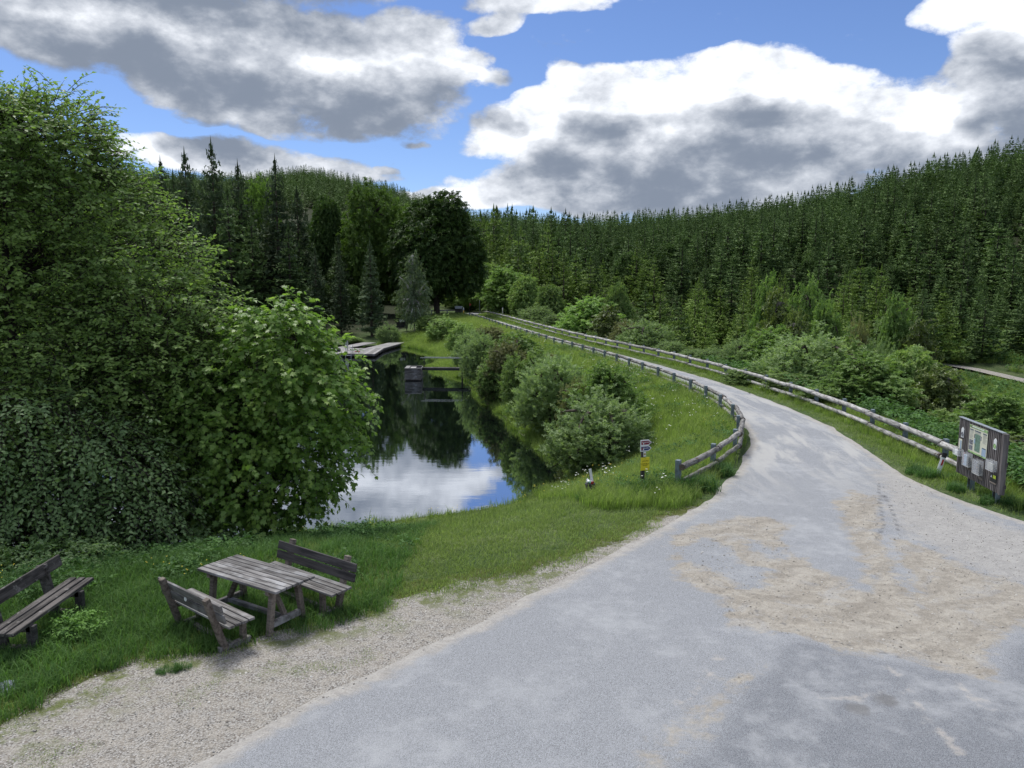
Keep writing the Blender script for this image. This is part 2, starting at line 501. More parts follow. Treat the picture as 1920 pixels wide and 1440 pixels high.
FLAT = np.vstack([[(-14, -14), (-13, 8.3), (-9.5, 12.2), (-6.5, 13.8), (-4.5, 14.2), (-1.8, 14.2), (0, 15.2), (2.2, 17.6)],
                  LF[::8] - [(.45, 0)], [(-9, 120), (-14, 126), (-30, 134), (-34, 150), (-10, 150), (-2.2, 126)], RF[::-8] + [(.55, 0)],
                  [(13.2, 18), (14.5, 16), (17, 14), (19, 8), (19, -14)]])
POND = np.vstack([[(-14, 18.2), (-11, 19.3), (-8.8, 21.3), (-7.0, 22.9), (-6.2, 22.7), (-4.4, 23.6), (-2.7, 24.3), (-1.2, 24.9), (.5, 26.3), (2.1, 28.5), (2.4, 30.8), (1.5, 33.9), (.6, 37), (0, 40.2), (-1.0, 46), (-2.3, 51.5), (-3.2, 58), (-5.2, 64), (-7.6, 67.3), (-6.2, 70), (-7.2, 76), (-9.2, 83), (-11.5, 88), (-13.3, 90.5), (-18, 92.2), (-22, 92.5), (-30, 94), (-45, 92), (-62, 82), (-66, 60), (-60, 40), (-40, 25), (-24, 19)]])
WATER_Z = -2.3
_az = np.array([-90, -60, -33, -19, -14.4, -9, -6.5, -3, 0, 5.4, 13, 20, 26.5, 33, 60, 90])
_r0 = np.array([160, 150, 135, 130, 130, 135, 138, 140, 130, 105, 84, 76, 78, 84, 90, 90.])
_r1 = np.array([700, 700, 800, 900, 900, 850, 760, 520, 470, 450, 450, 400, 335, 300, 300, 300.])
_ht = np.array([80, 85, 90, 103, 113, 92, 70, 38, 32, 27.5, 30, 31, 34.5, 38, 45, 45.])
def hill(x, y):
    a = np.degrees(np.arctan2(x, y)); r = np.hypot(x, y)
    r0 = np.interp(a, _az, _r0); r1 = np.interp(a, _az, _r1); h = np.interp(a, _az, _ht)
    t = np.clip((r - r0) / (r1 - r0), 0, 1)
    g_ = .55 * t + .45 * t * t * (3 - 2 * t)
    fade = 1 - sstep(90, 140, np.abs(a))
    return h * g_ * fade + 2.2 * fbm(x / 40, y / 40, 3) * np.clip(t * 6, 0, 1) * fade
_cy = np.array([-20, 17, 25, 33, 40, 48, 55, 62, 80, 101, 124, 160.])
_cx = np.array([9, 9.0, 10.2, 10.7, 10, 8.8, 7.3, 5.6, 1.5, -2.5, -7.0, -14.])
def zland(x, y):
    x = np.asarray(x, float); y = np.asarray(y, float); shp = x.shape
    Q = np.stack([x.ravel(), y.ravel()], 1)
    dF = np.maximum(0, -poly_sd(Q, FLAT)); sW = poly_sd(Q, POND); dW = np.maximum(0, -sW)
    X, Y = Q[:, 0], Q[:, 1]
    t = dF / (dF + dW + 1e-6)
    zl = -2.3 * (.35 * t + .65 * t * t * (3 - 2 * t)) / (1 + (np.maximum(dW - 6, 0) / 22) ** 2)
    zl = zl - np.minimum(1.8, .32 * np.maximum(0, sW))
    side = sstep(0, 3, X - np.interp(Y, _cy, _cx)) * (1 - sstep(118, 150, Y))
    zr = -7.2 * sstep(0, 15, dF)
    # the far side of the valley floor lies a little higher, with a gravel road on it
    zr = zr + 1.0 * sstep(40, 80, X)
    z = zl * (1 - side) + zr * side
    z = z + hill(X, Y)
    z = z + .10 * fbm(X / 2.5, Y / 2.5, 3) * np.clip(dF / 2, 0, 1)
    return z.reshape(shp)
def z1(x, y):
    return float(zland(np.array([x]), np.array([y]))[0])

def graded(lo, a, b, hi, d, k):
    v = list(np.arange(a, b + 1e-6, d)); s = d; q = a
    left = []
    while q > lo:
        s *= k; q -= s; left.append(q)
    s = d; q = b; right = []
    while q < hi:
        s *= k; q += s; right.append(q)
    return np.array(left[::-1] + v + right)
def grid_mesh(gx, gy):
    X, Y = np.meshgrid(gx, gy)
    nx, ny = len(gx), len(gy)
    i = np.arange(nx * ny).reshape(ny, nx)
    F = np.stack([i[:-1, :-1], i[:-1, 1:], i[1:, 1:], i[1:, :-1]], -1).reshape(-1, 4)
    return X.ravel(), Y.ravel(), F

GRAVEL = np.vstack([[(-9, 1), (-9, 6)], [(-7.4, 7.2), (-6.3, 8.4), (-6.0, 8.99), (-5.76, 9.63), (-5.33, 10.15), (-4.83, 10.4), (-4.29, 10.45), (-3.69, 10.95), (-3.0, 11.35), (-2.27, 11.95), (-1.47, 12.6), (-.57, 13.1), (.39, 13.65), (1.46, 14.5), (2.5, 15.6), (3.6, 17.0)], [(4.5, 17.6), (1, 11), (0, 4), (-3, 0)]])
gx = graded(-1600, -14, 16, 1600, .3, 1.055)
gy = np.concatenate([graded(-60, 6, 36, 36.01, .3, 1.06)[:-1], graded(0, 37, 37.1, 1700, .6, 1.022)[graded(0, 37, 37.1, 1700, .6, 1.022) > 36.4]])
X, Y, F = grid_mesh(gx, gy)
Q = np.stack([X, Y], 1)
Z = zland(X, Y)
sR = poly_sd(Q, ROAD)
Z = np.where(sR > .15, Z - .02, Z)          # a shallow bed under the road sheet
# valley road strip
VR = np.array([(40, 106), (46, 99), (52.7, 91), (54.7, 86), (56.2, 80), (57.5, 70), (58, 50), (58, 20)])
def line_d(Q, L):
    A_ = L[:-1]; E_ = L[1:] - A_; L2 = (E_ ** 2).sum(1)
    d = Q[:, None, :] - A_[None]; t = np.clip((d * E_[None]).sum(2) / L2, 0, 1)
    return np.sqrt(((d - E_[None] * t[..., None]) ** 2).sum(2).min(1))
a_gravel = poly_sd(Q, GRAVEL)
r_ = np.hypot(X, Y)
a_wild = np.clip(sstep(-4, 6, hill(X, Y) - 1.0) + sstep(98, 106, Y) * (X < -15), 0, 1)
dshore = -poly_sd(Q, POND)
a_shore = np.exp(-np.abs(dshore) / .5) * (dshore < 6)
a_lawn = sstep(.2, 1.2, -poly_sd(Q, GRAVEL)) * sstep(16, 20, Y) * (X < 3)

m, N, p, o = material('grass_ground')
tcn = N.n('ShaderNodeTexCoord').outputs['Object']
n1 = N.noise(tcn, .6, 5, .6); n2 = N.noise(tcn, 9, 6, .7); n3 = N.noise(tcn, 45, 3, .6); n4 = N.noise(tcn, 2.0, 7, .7)
grass = N.mix(N.ramp(n2, .3, .7), (.040, .075, .024), (.115, .17, .065))
grass = N.mix(N.ramp(n1, .42, .62), grass, N.mix(N.ramp(n2, .35, .65), (.08, .115, .04), (.185, .225, .10)))
gmask = N.math('ADD', N.attr('gravel'), N.math('MULTIPLY_ADD', n4, 2.6, -1.35))
gmask = N.math('ADD', gmask, N.math('MULTIPLY_ADD', n2, .8, -.4))
vo = N.n('ShaderNodeTexVoronoi'); N.put(vo.inputs['Vector'], tcn); vo.inputs['Scale'].default_value = 38
peb = N.mix(vo.outputs['Color'], (.22, .20, .175), (.50, .475, .43))
peb = N.mix(N.ramp(vo.outputs['Distance'], .35, .75), peb, (.10, .09, .075))
moss = N.mix(n3, (.06, .08, .015), (.16, .17, .05))
c = N.mix(N.ramp(gmask, -.75, -.25), grass, moss)
c = N.mix(N.ramp(gmask, -.25, .12), c, peb)
wild = N.mix(N.ramp(n2, .3, .7), (.018, .022, .013), (.05, .06, .03))
c = N.mix(N.attr('wild'), c, wild)
c = N.mix(N.ramp(N.attr('shore'), .5, 1.0, 0, .7), c, (.035, .03, .018))
N.put(p.inputs['Base Color'], c)
p.inputs['Roughness'].default_value = .95; p.inputs['Specular IOR Level'].default_value = .1
bump(N, p, N.math('ADD', n2, N.math('MULTIPLY', n3, .4)), .06, .9)
M_GROUND = m
ground = obj('ground', new_mesh('ground', np.stack([X, Y, Z], 1), F, [M_GROUND], attrs={'gravel': a_gravel, 'wild': a_wild, 'shore': a_shore}, smooth=True))
tag(ground, 'grassy bank, lawn and forest floor around the pond', kind='structure')

def sheet(name, poly, step, zoff, mat, bounds, attrf, kind='structure', gxs=None, gys=None, label=None):
    """a thin sheet over the land whose rim follows the polygon"""
    gx_ = gxs if gxs is not None else np.arange(bounds[0], bounds[1], step)
    gy_ = gys if gys is not None else np.arange(bounds[2], bounds[3], step)
    X, Y, F = grid_mesh(gx_, gy_)
    Q = np.stack([X, Y], 1)
    s = poly_sd(Q, poly)
    ok = (s > 0)[F].any(1)
    F = F[ok]; used = np.unique(F); rem = -np.ones(len(Q), int); rem[used] = np.arange(len(used)); F = rem[F]
    Q = Q[used]; s = s[used]
    o_ = s < 0
    Q[o_] = nearest_on(Q[o_], poly)
    s[o_] = 0
    z = zland(Q[:, 0], Q[:, 1]) + zoff - .0 
    me = new_mesh(name, np.stack([Q[:, 0], Q[:, 1], z], 1), F, [mat], attrs=attrf(Q, s), smooth=True)
    o2 = obj(name, me)
    return tag(o2, label, kind=kind)
def rough_poly(poly, amp, step=.15, sc_=1.3):
    poly = np.asarray(poly, float); out = []
    n = len(poly)
    for i in range(n):
        a = poly[i]; b = poly[(i + 1) % n]; L = np.linalg.norm(b - a); k = max(1, int(L / max(step, .012 * min(abs(a[1]), abs(b[1])))))
        for j in range(k):
            out.append(a + (b - a) * j / k)
    out = np.array(out)
    out[:, 0] += amp * 2 * fbm(out[:, 0] * sc_ + 5, out[:, 1] * sc_, 4)
    out[:, 1] += amp * 2 * fbm(out[:, 0] * sc_ + 55, out[:, 1] * sc_ + 31, 4)
    return out

# sand and gravel washed over the asphalt, drawn as outlines on the road
def zz(pts):                      # outlines noted in an enlarged crop of the photograph
    return P([(1180 + x / 2.323, 820 + y / 2.323) for x, y in pts])
SAND = [zz([(180, 430), (350, 370), (480, 345), (620, 350), (700, 380), (660, 440), (720, 500), (820, 570), (930, 610), (960, 650), (1010, 655), (1045, 600), (1000, 540), (960, 440), (890, 290), (960, 230), (1090, 260), (1100, 420), (1180, 440), (1300, 480), (1450, 560), (1800, 660), (1800, 790), (1719, 820), (1650, 850), (1600, 910), (1540, 925), (1615, 1010), (1570, 1055), (1400, 1030), (1250, 970), (1120, 945), (1020, 955), (920, 930), (800, 900), (760, 870), (600, 860), (490, 835), (420, 820), (405, 760), (400, 700), (330, 680), (190, 600)]),
        zz([(0, 1440), (60, 1330), (180, 1200), (300, 1180), (420, 1050), (590, 975), (560, 1010), (450, 1150), (390, 1270), (290, 1370), (210, 1360), (200, 1440)])]
HOLES = [zz([(200, 500), (320, 440), (420, 480), (500, 550), (620, 580), (570, 655), (480, 650), (420, 600), (330, 570), (250, 540)]),
         zz([(510, 450), (600, 470), (700, 520), (640, 530), (540, 490)]),
         zz([(1080, 400), (1110, 385), (1170, 520), (1220, 600), (1262, 730), (1225, 690), (1185, 640), (1150, 520)])]
PALE = zz([(1000, 120), (1180, 150), (1500, 330), (1900, 460), (1900, 700), (1500, 600), (1300, 480), (1180, 440), (1110, 330), (1080, 230)])
NEWER = zz([(-40, 1600), (200, 1440), (290, 1370), (450, 1150), (590, 990), (700, 880), (760, 870), (1000, 950), (1250, 980), (1570, 1060), (1700, 830), (2100, 700), (2400, 1600)])
CRACKS = [zz([(1085, 200), (1090, 300), (1110, 380), (1075, 450)]), zz([(1110, 250), (1150, 330), (1180, 440)]), zz([(420, 690), (560, 760), (640, 800), (780, 860), (1050, 930), (1250, 975)])]
STREAKS = [zz([(1130, 1000), (1210, 1110), (1300, 1250), (1420, 1370)]), zz([(1300, 990), (1450, 1090), (1590, 1190)]), zz([(400, 950), (330, 1060), (240, 1170)]), zz([(850, 1120), (950, 1140), (1090, 1120)])]
SPOTS = [ray_at(1180 + 1122 / 2.323, 820 + 1145 / 2.323), ray_at(1180 + 1000 / 2.323, 820 + 1185 / 2.323)]
m, N, p, o = material('asphalt_and_sand')
tcn = N.n('ShaderNodeTexCoord').outputs['Object']
big = N.noise(tcn, .5, 5, .6, .4); mid = N.noise(tcn, 3.0, 7, .68); fin = N.noise(tcn, 22, 5, .65)
vo = N.n('ShaderNodeTexVoronoi'); N.put(vo.inputs['Vector'], tcn); vo.inputs['Scale'].default_value = 95
agg = N.mix(vo.outputs['Color'], (.185, .193, .206), (.36, .375, .398))
agg = N.mix(N.ramp(vo.outputs['Distance'], .45, .9), agg, (.11, .113, .12))
agg2 = N.mix(1.0, agg, (.74, .75, .77), 'MULTIPLY')
asph = N.mix(N.ramp(N.math('ADD', N.attr('newer'), N.math('MULTIPLY_ADD', mid, .8, -.4)), -.1, .25), agg, agg2)
dust = N.mix(mid, (.29, .30, .315), (.40, .41, .42))
asph = N.mix(N.ramp(N.math('ADD', N.math('MULTIPLY', big, .6), N.math('MULTIPLY', mid, .4)), .46, .64, 0, .62), asph, dust)
# wheel tracks and dust along the dam road
cx_ = N.n('ShaderNodeCombineXYZ'); N.put(cx_.inputs[0], N.attr('cross')); N.put(cx_.inputs[1], N.math('MULTIPLY', N.attr('far'), .16))
tr = N.noise(cx_.outputs[0], 1.5, 6, .62, .35)
asph = N.mix(N.math('MULTIPLY', N.ramp(N.attr('far'), 16, 24), N.ramp(tr, .45, .62, 0, .8)), asph, (.40, .395, .38))
asph = N.mix(N.ramp(N.math('ADD', N.attr('streak'), N.math('MULTIPLY_ADD', mid, .9, -.45)), .02, .2, 0, .55), asph, (.42, .385, .34))
vo2 = N.n('ShaderNodeTexVoronoi'); N.put(vo2.inputs['Vector'], tcn); vo2.inputs['Scale'].default_value = 55
gr_ = N.mix(vo2.outputs['Color'], (.17, .152, .130), (.47, .445, .40))
swirl = N.noise(N.vec('MULTIPLY', tcn, (.9, 1.2, 1)), 2.0, 8, .72, 2.4)
sandc = N.mix(N.ramp(swirl, .36, .64), (.185, .165, .135), (.345, .315, .265))
sandc = N.mix(.40, sandc, gr_)
sandc = N.mix(N.ramp(N.noise(tcn, 1.3, 6, .7, .8), .52, .66, 0, .75), sandc, N.mix(.5, asph, gr_))
wv = N.n('ShaderNodeTexWave', wave_type='RINGS', rings_direction='Z'); N.put(wv.inputs['Vector'], N.vec('ADD', tcn, (-1.0, -24.0, 0))); wv.inputs['Scale'].default_value = .42; wv.inputs['Distortion'].default_value = 16; wv.inputs['Detail'].default_value = 5; wv.inputs['Detail Scale'].default_value = .7; wv.inputs['Detail Roughness'].default_value = .62
sandc = N.mix(N.ramp(wv.outputs['Fac'], .0, .3, .22, 0), sandc, (.165, .145, .12))
sandc = N.mix(N.ramp(wv.outputs['Fac'], .7, 1.0, 0, .18), sandc, (.42, .40, .36))
edge = N.math('MULTIPLY_ADD', mid, 1.1, -.55)
edge = N.math('ADD', edge, N.math('MULTIPLY_ADD', N.noise(N.vec('MULTIPLY', tcn, (1.1, 1.5, 1)), 1.5, 6, .68, .9), 1.5, -.75))
smask = N.math('ADD', N.attr('sand'), N.math('MULTIPLY', edge, .62))
c = N.mix(N.ramp(smask, -.10, .16), asph, sandc)
palec = N.mix(.45, N.mix(N.ramp(swirl, .38, .62), (.27, .255, .235), (.42, .40, .37)), gr_)
c = N.mix(N.ramp(N.math('ADD', N.attr('pale'), N.math('MULTIPLY', edge, 1.0)), -.15, .5, 0, .62), c, palec)
# crumbling rim of the asphalt, sandy at the edge
c = N.mix(N.ramp(N.math('ADD', N.attr('rim'), N.math('MULTIPLY', edge, .35)), .08, .34, .85, 0), c, palec)
c = N.mix(N.ramp(N.math('ADD', N.attr('crack'), N.math('MULTIPLY_ADD', mid, .16, -.08)), .015, .06, .6, 0), c, (.10, .10, .105))
c = N.mix(N.ramp(N.math('ADD', N.attr('spot'), N.math('MULTIPLY_ADD', mid, .2, -.1)), .10, .2, .55, 0), c, (.12, .115, .11))
N.put(p.inputs['Base Color'], c)
p.inputs['Roughness'].default_value = .88; p.inputs['Specular IOR Level'].default_value = .3
bump(N, p, N.math('ADD', N.math('MULTIPLY', fin, .5), N.math('ADD', N.math('MULTIPLY', smask, .0), N.math('ADD', N.math('MULTIPLY', mid, .8), N.math('MULTIPLY', wv.outputs['Fac'], N.ramp(smask, 0, .2, 0, .4))))), .016, .8)
M_ROAD = m
ROADP = rough_poly(ROAD, .12)
def road_attrs(Q, s):
    sand = np.maximum(poly_sd(Q, SAND[0]), np.minimum(poly_sd(Q, SAND[1]), .07) - .06)
    for h in HOLES: sand = np.minimum(sand, -poly_sd(Q, h))
    crack = np.min([line_d(Q, c_) for c_ in CRACKS], 0)
    streak = .10 - np.min([line_d(Q, c_) for c_ in STREAKS], 0)
    spot = np.min([np.hypot(Q[:, 0] - a, Q[:, 1] - b) for a, b in SPOTS], 0)
    return {'sand': sand, 'pale': poly_sd(Q, PALE), 'newer': poly_sd(Q, NEWER), 'crack': np.where(crack < 3, crack, 3), 'streak': streak, 'spot': spot, 'rim': s + .12 * (Q[:, 1] > 30), 'far': Q[:, 1], 'cross': line_d(Q, catmull(ROAD_R, 1.5))}
rgx = np.concatenate([np.arange(-25, -12, .8), np.arange(-12, 15, .14)])
rgy = np.concatenate([np.arange(-12, 6, .8), np.arange(6, 28, .12), np.arange(28, 60, .3), np.arange(60, 143, .9)])
road = sheet('road', ROADP, None, .006, M_ROAD, None, road_attrs, gxs=rgx, gys=rgy, label='grey patched asphalt road washed over with tan gravel, running onto the dam')

m, N, p, o = material('gravel')
tcn = N.n('ShaderNodeTexCoord').outputs['Object']
n2 = N.noise(tcn, 5, 7, .7); vo = N.n('ShaderNodeTexVoronoi'); N.put(vo.inputs['Vector'], tcn); vo.inputs['Scale'].default_value = 42
peb = N.mix(vo.outputs['Color'], (.185, .178, .165), (.48, .465, .44))
peb = N.mix(N.ramp(vo.outputs['Distance'], .4, .8), peb, (.13, .115, .10))
peb = N.mix(N.ramp(n2, .35, .62, 0, .55), peb, (.36, .33, .285))
mo = N.noise(tcn, 1.6, 6, .7)
peb = N.mix(N.math('MULTIPLY', N.ramp(N.math('ADD', mo, N.math('MULTIPLY_ADD', n2, .3, -.15)), .47, .62), N.ramp(N.attr('rim'), 1.4, .1)), peb, (.12, .14, .05))
N.put(p.inputs['Base Color'], peb); p.inputs['Roughness'].default_value = .9; p.inputs['Specular IOR Level'].default_value = .2
bump(N, p, N.math('ADD', vo.outputs['Distance'], n2), .02, .8)
M_GRAVEL = m
GRP = rough_poly(GRAVEL + 0.0, .35, .1, 2.0)
sheet('gravel_shoulder', GRP, .12, .003, M_GRAVEL, (-9, 5, 1, 18), lambda Q, s: {'rim': s}, label='pale gravel shoulder between the asphalt and the grass')

# the gravel road on the valley floor
def strip(name, line, w, zoff, mat, label):
    L = catmull(line, 2.0); T = np.gradient(L, axis=0); T /= np.linalg.norm(T, axis=1)[:, None]; Nn = np.stack([-T[:, 1], T[:, 0]], 1)
    rows = [L + Nn * o_ for o_ in np.linspace(-w / 2, w / 2, 5)]
    V = np.stack(rows, 1).reshape(-1, 2); n = len(L)
    zc = zland(L[:, 0], L[:, 1])
    z = np.repeat(zc, 5) + zoff
    i = np.arange(n * 5).reshape(n, 5)
    F = np.stack([i[:-1, :-1], i[:-1, 1:], i[1:, 1:], i[1:, :-1]], -1).reshape(-1, 4)
    return tag(obj(name, new_mesh(name, np.column_stack([V, z]), F, [mat], attrs={'rim': np.full(len(V), 6.0)}, smooth=True)), label, kind='structure')
strip('valley_road', VR, 3.0, .05, M_GRAVEL, 'pale gravel road on the valley floor below the dam')

# ------------------------------------------------------------------ water
m, N, p, o = material('pond_water')
tcn = N.n('ShaderNodeTexCoord').outputs['Object']
p.inputs['Base Color'].default_value = (.006, .010, .008, 1)
p.inputs['Roughness'].default_value = .015
p.inputs['IOR'].default_value = 1.95
w_ = N.math('ADD', N.noise(N.vec('MULTIPLY', tcn, (.55, 1.6, 1)), 1.6, 3, .5), N.math('MULTIPLY', N.noise(N.vec('MULTIPLY', tcn, (1, 2.5, 1)), 6, 2, .5), .25))
bump(N, p, w_, .0009, 1.0)
gl = N.n('ShaderNodeBsdfGlossy'); gl.inputs['Roughness'].default_value = .015; gl.inputs['Color'].default_value = (.86, .90, .97, 1)
N.t.links.new(p.inputs['Normal'].links[0].from_socket, gl.inputs['Normal'])
mx = N.n('ShaderNodeMixShader'); mx.inputs[0].default_value = .55
N.t.links.new(p.outputs[0], mx.inputs[1]); N.t.links.new(gl.outputs[0], mx.inputs[2]); N.t.links.new(mx.outputs[0], o.inputs[0])
M_WATER = m
WP = np.array(POND); cen = WP.mean(0)
rgx_ = np.arange(-74, 6, 1.0); rgy_ = np.arange(12, 100, 1.0)
X, Y, F = grid_mesh(rgx_, rgy_); Q = np.stack([X, Y], 1); s_ = poly_sd(Q, POND)
ok = (s_ > -3.2)[F].all(1); F = F[ok]; used = np.unique(F); rem = -np.ones(len(Q), int); rem[used] = np.arange(len(used))
tag(obj('pond_water', new_mesh('pond_water', np.column_stack([Q[used], np.full(len(used), WATER_Z)]), rem[F], [M_WATER], smooth=True)), 'still dark pond water mirroring trees and clouds', kind='structure')

# ------------------------------------------------------------------ log fences
FG = 'log and post fences along the dam road'
def log_between(a, b, r, nm='rail'):
    a, b = Vector(a), Vector(b); L = (b - a).length; n = 7
    mb = MB(); pts = []; rad = []
    wob = [random.uniform(-.012, .012) for _ in range(n)]
    for i in range(n):
        t = i / (n - 1)
        pts.append((-L / 2 + L * t, wob[i], wob[-1 - i])); rad.append(r * (1.04 - .10 * t) * random.uniform(.96, 1.03))
    mb.tube(pts, rad, 12, 0, True, 1, True, .03)
    return mb, (a + b) / 2, (b - a).to_track_quat('X', 'Z').to_euler()
post_mesh = None
def make_post_mesh(h=.98, w=.15, d=.115):
    mb = MB()      # a folded metal channel: web and two flanges, with a small cap lip
    mb.box((0, -d / 2 + .006, h / 2), (w, .012, h), bev=.003)
    for s_ in (-1, 1):
        mb.box((s_ * (w / 2 - .006), .004, h / 2), (.012, d - .008, h), bev=.003)
    mb.box((0, d / 2 - .012, h / 2), (w - .03, .012, h - .02), bev=.003)
    mb.box((0, 0, h - .004), (w + .004, d + .004, .008), bev=.002)
    return mb.mesh('post', M_POST)
def fence(name, line, spacing, side, label, zt=.64, zb=.25, start=0.0, lower=True, r=.082, above=.775, lm=None):
    global post_mesh
    if post_mesh is None: post_mesh = make_post_mesh()
    L = np.asarray(line); seg = np.linalg.norm(np.diff(L, axis=0), axis=1); cum = np.concatenate([[0], np.cumsum(seg)])
    S = np.arange(start, cum[-1], spacing)
    pts = np.stack([np.interp(S, cum, L[:, 0]), np.interp(S, cum, L[:, 1])], 1)
    T = np.gradient(pts, axis=0); T /= np.linalg.norm(T, axis=1)[:, None]
    Nn = np.stack([T[:, 1], -T[:, 0]], 1) * side       # towards the road
    root = empty(name, (pts[0, 0], pts[0, 1], 0), 0, label, 'fence', FG)
    o0 = Vector(root.location)
    zg = zland(pts[:, 0], pts[:, 1])
    for i, q in enumerate(pts):
        dz_ = random.uniform(-.02, .02)
        po = obj('post', post_mesh, root, Vector((q[0], q[1], zg[i] + above - .98 + dz_)) - o0, (random.uniform(-.02, .02), random.uniform(-.02, .02), math.atan2(T[i, 1], T[i, 0])))
    off = .06 + r
    for hgt, rr, on in ((zt, r, True), (zb, r * .86, lower)):
        if not on: continue
        for i in range(len(pts) - 1):
            a = pts[i] + Nn[i] * off - T[i] * .10; b = pts[i + 1] + Nn[i + 1] * off + T[i + 1] * .10
            ja = .012 * (1 if i % 2 else -1)
            mb, c_, e_ = log_between((a[0], a[1], zg[i] + hgt + ja), (b[0], b[1], zg[i + 1] + hgt + ja), rr * random.uniform(.93, 1.06))
            mb.build('rail', [lm or M_LOG, M_LOGEND], root, c_ - o0, e_)
    return root
fence('log_fence', LF, 2.5, 1, 'log rail fence on the pond side of the dam road', lm=M_LOGSHADE)
fence('log_fence', RF, 2.55, -1, 'log rail fence along the forest side of the road, starting behind the notice board', r=.095)
far_l = np.array([(-7.6, 118.5), (-9.3, 118.0), (-11.2, 117.4), (-12.6, 117.0)])
fence('log_fence', far_l, 2.4, 1, 'short light log fence left of the info stand at the far dam end', zt=.95, zb=.4, r=.12, above=1.0)
far_r = np.array([(-3.6, 124.5), (-1.0, 125.5), (1.8, 126.5), (4.2, 127.5)])
fence('log_fence', far_r, 2.5, 1, 'low dark log fence crossing behind the far end of the dam road', zt=.9, zb=.45, r=.10, above=.98)

# ------------------------------------------------------------------ benches and table
BG = 'wooden benches at the picnic spot'
def bench(loc, rz, L, label, mats=None, plaque=False, seat_n=4, back_n=2, style='skid', lean=13):
    """a bench facing local -Y"""
    mats = mats or (M_WOOD, M_WOODB)
    t = empty('bench', loc, rz, label, 'bench', BG)
    pw = .44 / seat_n
    for k in range(seat_n):
        y = -.22 + pw * (k + .5); 
        MB().box((0, 0, 0), (L * random.uniform(.993, 1.0), pw - .017, .038), bev=.005).build('seat_plank', mats[0], t, (random.uniform(-.008, .008), y, .44 + random.uniform(-.002, .002)), (0, 0, random.uniform(-.003, .003)))
    a = R(lean)
    for k in range(back_n):
        h = .58 + .155 * k
        bw = .135
        MB().box((0, 0, 0), (L, .035, bw), bev=.005).build('back_plank', mats[2] if len(mats) > 2 else mats[0], t, (0, .235 + math.tan(a) * (h - .44), h), (-a, 0, 0))
    for s_ in (-1, 1):
        x = s_ * L * .355
        yb = .18
        post = MB().beam((x, yb - .10 + .06, 0.03), (x, .30 + math.tan(a) * .40, .86), .085, .095, bev=.006, up=(1, 0, 0)).build('back_post', mats[1], t)
        MB().beam((x, -.16, .06), (x, -.16, .42), .075, .085, bev=.006, up=(1, 0, 0)).build('leg', mats[1], t)
        MB().beam((x - .002, -.2, .385), (x - .002, .23, .385), .07, .068, bev=.005).build('seat_bearer', mats[1], t)
        MB().beam((x, -.27, .045), (x, .24, .045), .082, .085, bev=.006).build('skid', mats[0], t)
    MB().beam((-L * .355 + .045, .02, .05), (L * .355 - .045, .02, .05), .09, .06, bev=.006).build('stretcher', mats[0], t)
    if plaque:
        MB().tube([(0, -.004, 0), (0, .004, 0)], .033, 16).build('plaque', M_WHITE, t, (-.12 * -1, .235 + math.tan(a) * .18 + .026, .64))
    return t
bench((-4.55, 11.02, 0), R(-38.5 + 180), 1.74, 'grey bench with round white plaque, seen from behind before the picnic table', plaque=True)
bench((-3.47, 12.17, 0), R(-36), 1.96, 'grey wooden bench behind the picnic table, its dark backrest towards the lawn', (M_WOOD, M_WOODB, M_WOODD))
def rustic_bench(loc, rz, L, label):
    t = empty('bench', loc, rz, label, 'bench', BG)
    for k in range(3):
        MB().box((0, 0, 0), (L, .115, .05), bev=.006).build('seat_plank', M_WOODX, t, (random.uniform(-.02, .02), -.15 + k * .135, .44 + .006 * k), (R(-3), 0, 0))
    MB().box((0, 0, 0), (L * 1.02, .04, .19), bev=.008).build('back_plank', M_WOODX, t, (0, .33, .765), (R(-14), 0, 0))
    for s_ in (-1, 1):
        x = s_ * L * .30
        MB().beam((x, -.20, .10), (x, -.20, .41), .12, .09, bev=.006, up=(1, 0, 0)).build('leg', M_WOODD, t)
        MB().beam((x, -.21, .37), (x, .24, .37), .09, .10, bev=.006).build('seat_bearer', M_WOODX, t)
        MB().beam((x, .20, .0), (x, .37, .84), .17, .05, bev=.005, up=(1, 0, 0)).build('back_post', M_WOODX, t)
        MB().beam((x, -.24, .05), (x, .30, .05), .10, .10, bev=.006).build('skid', M_WOODX, t)
    return t
rustic_bench((-7.10, 11.10, 0), R(90), 2.06, 'old dark bench at the left edge with a single wide backrest plank')
tt = empty('picnic_table', (-4.06, 11.64, 0), R(-31.8), 'grey weathered plank picnic table standing between two benches beside the gravel', 'table')
for k in range(7):
    w = .775 / 7
    MB().box((0, 0, 0), (1.83 * random.uniform(.994, 1.0), w - .015, .04), bev=.004).build('plank', M_WOOD, tt, (random.uniform(-.008, .008) + (.012 if k == 6 else 0), -.3875 + w * (k + .5), .735 + random.uniform(-.0015, .0015)))
for s_ in (-1, 1):
    x = s_ * .68
    for q in (-1, 1):
        MB().beam((x, q * .335, 0), (x, q * .235, .70), .085, .085, bev=.006, up=(1, 0, 0)).build('leg', M_WOODB, tt)
    MB().beam((x + .006, -.36, .675), (x + .006, .36, .675), .07, .075, bev=.005).build('cross_bearer', M_WOODB, tt)
    MB().beam((x + .004, -.27, .16), (x + .004, .27, .16), .065, .10, bev=.005).build('foot_rail', M_WOOD, tt)
    MB().beam((x * .55, 0, .64), (x * .95, 0, .20), .07, .07, bev=.005, up=(0, 1, 0)).build('brace', M_WOODB, tt)
MB().beam((-.65, 0, .155), (.65, 0, .155), .075, .07, bev=.005).build('stretcher', M_WOOD, tt)

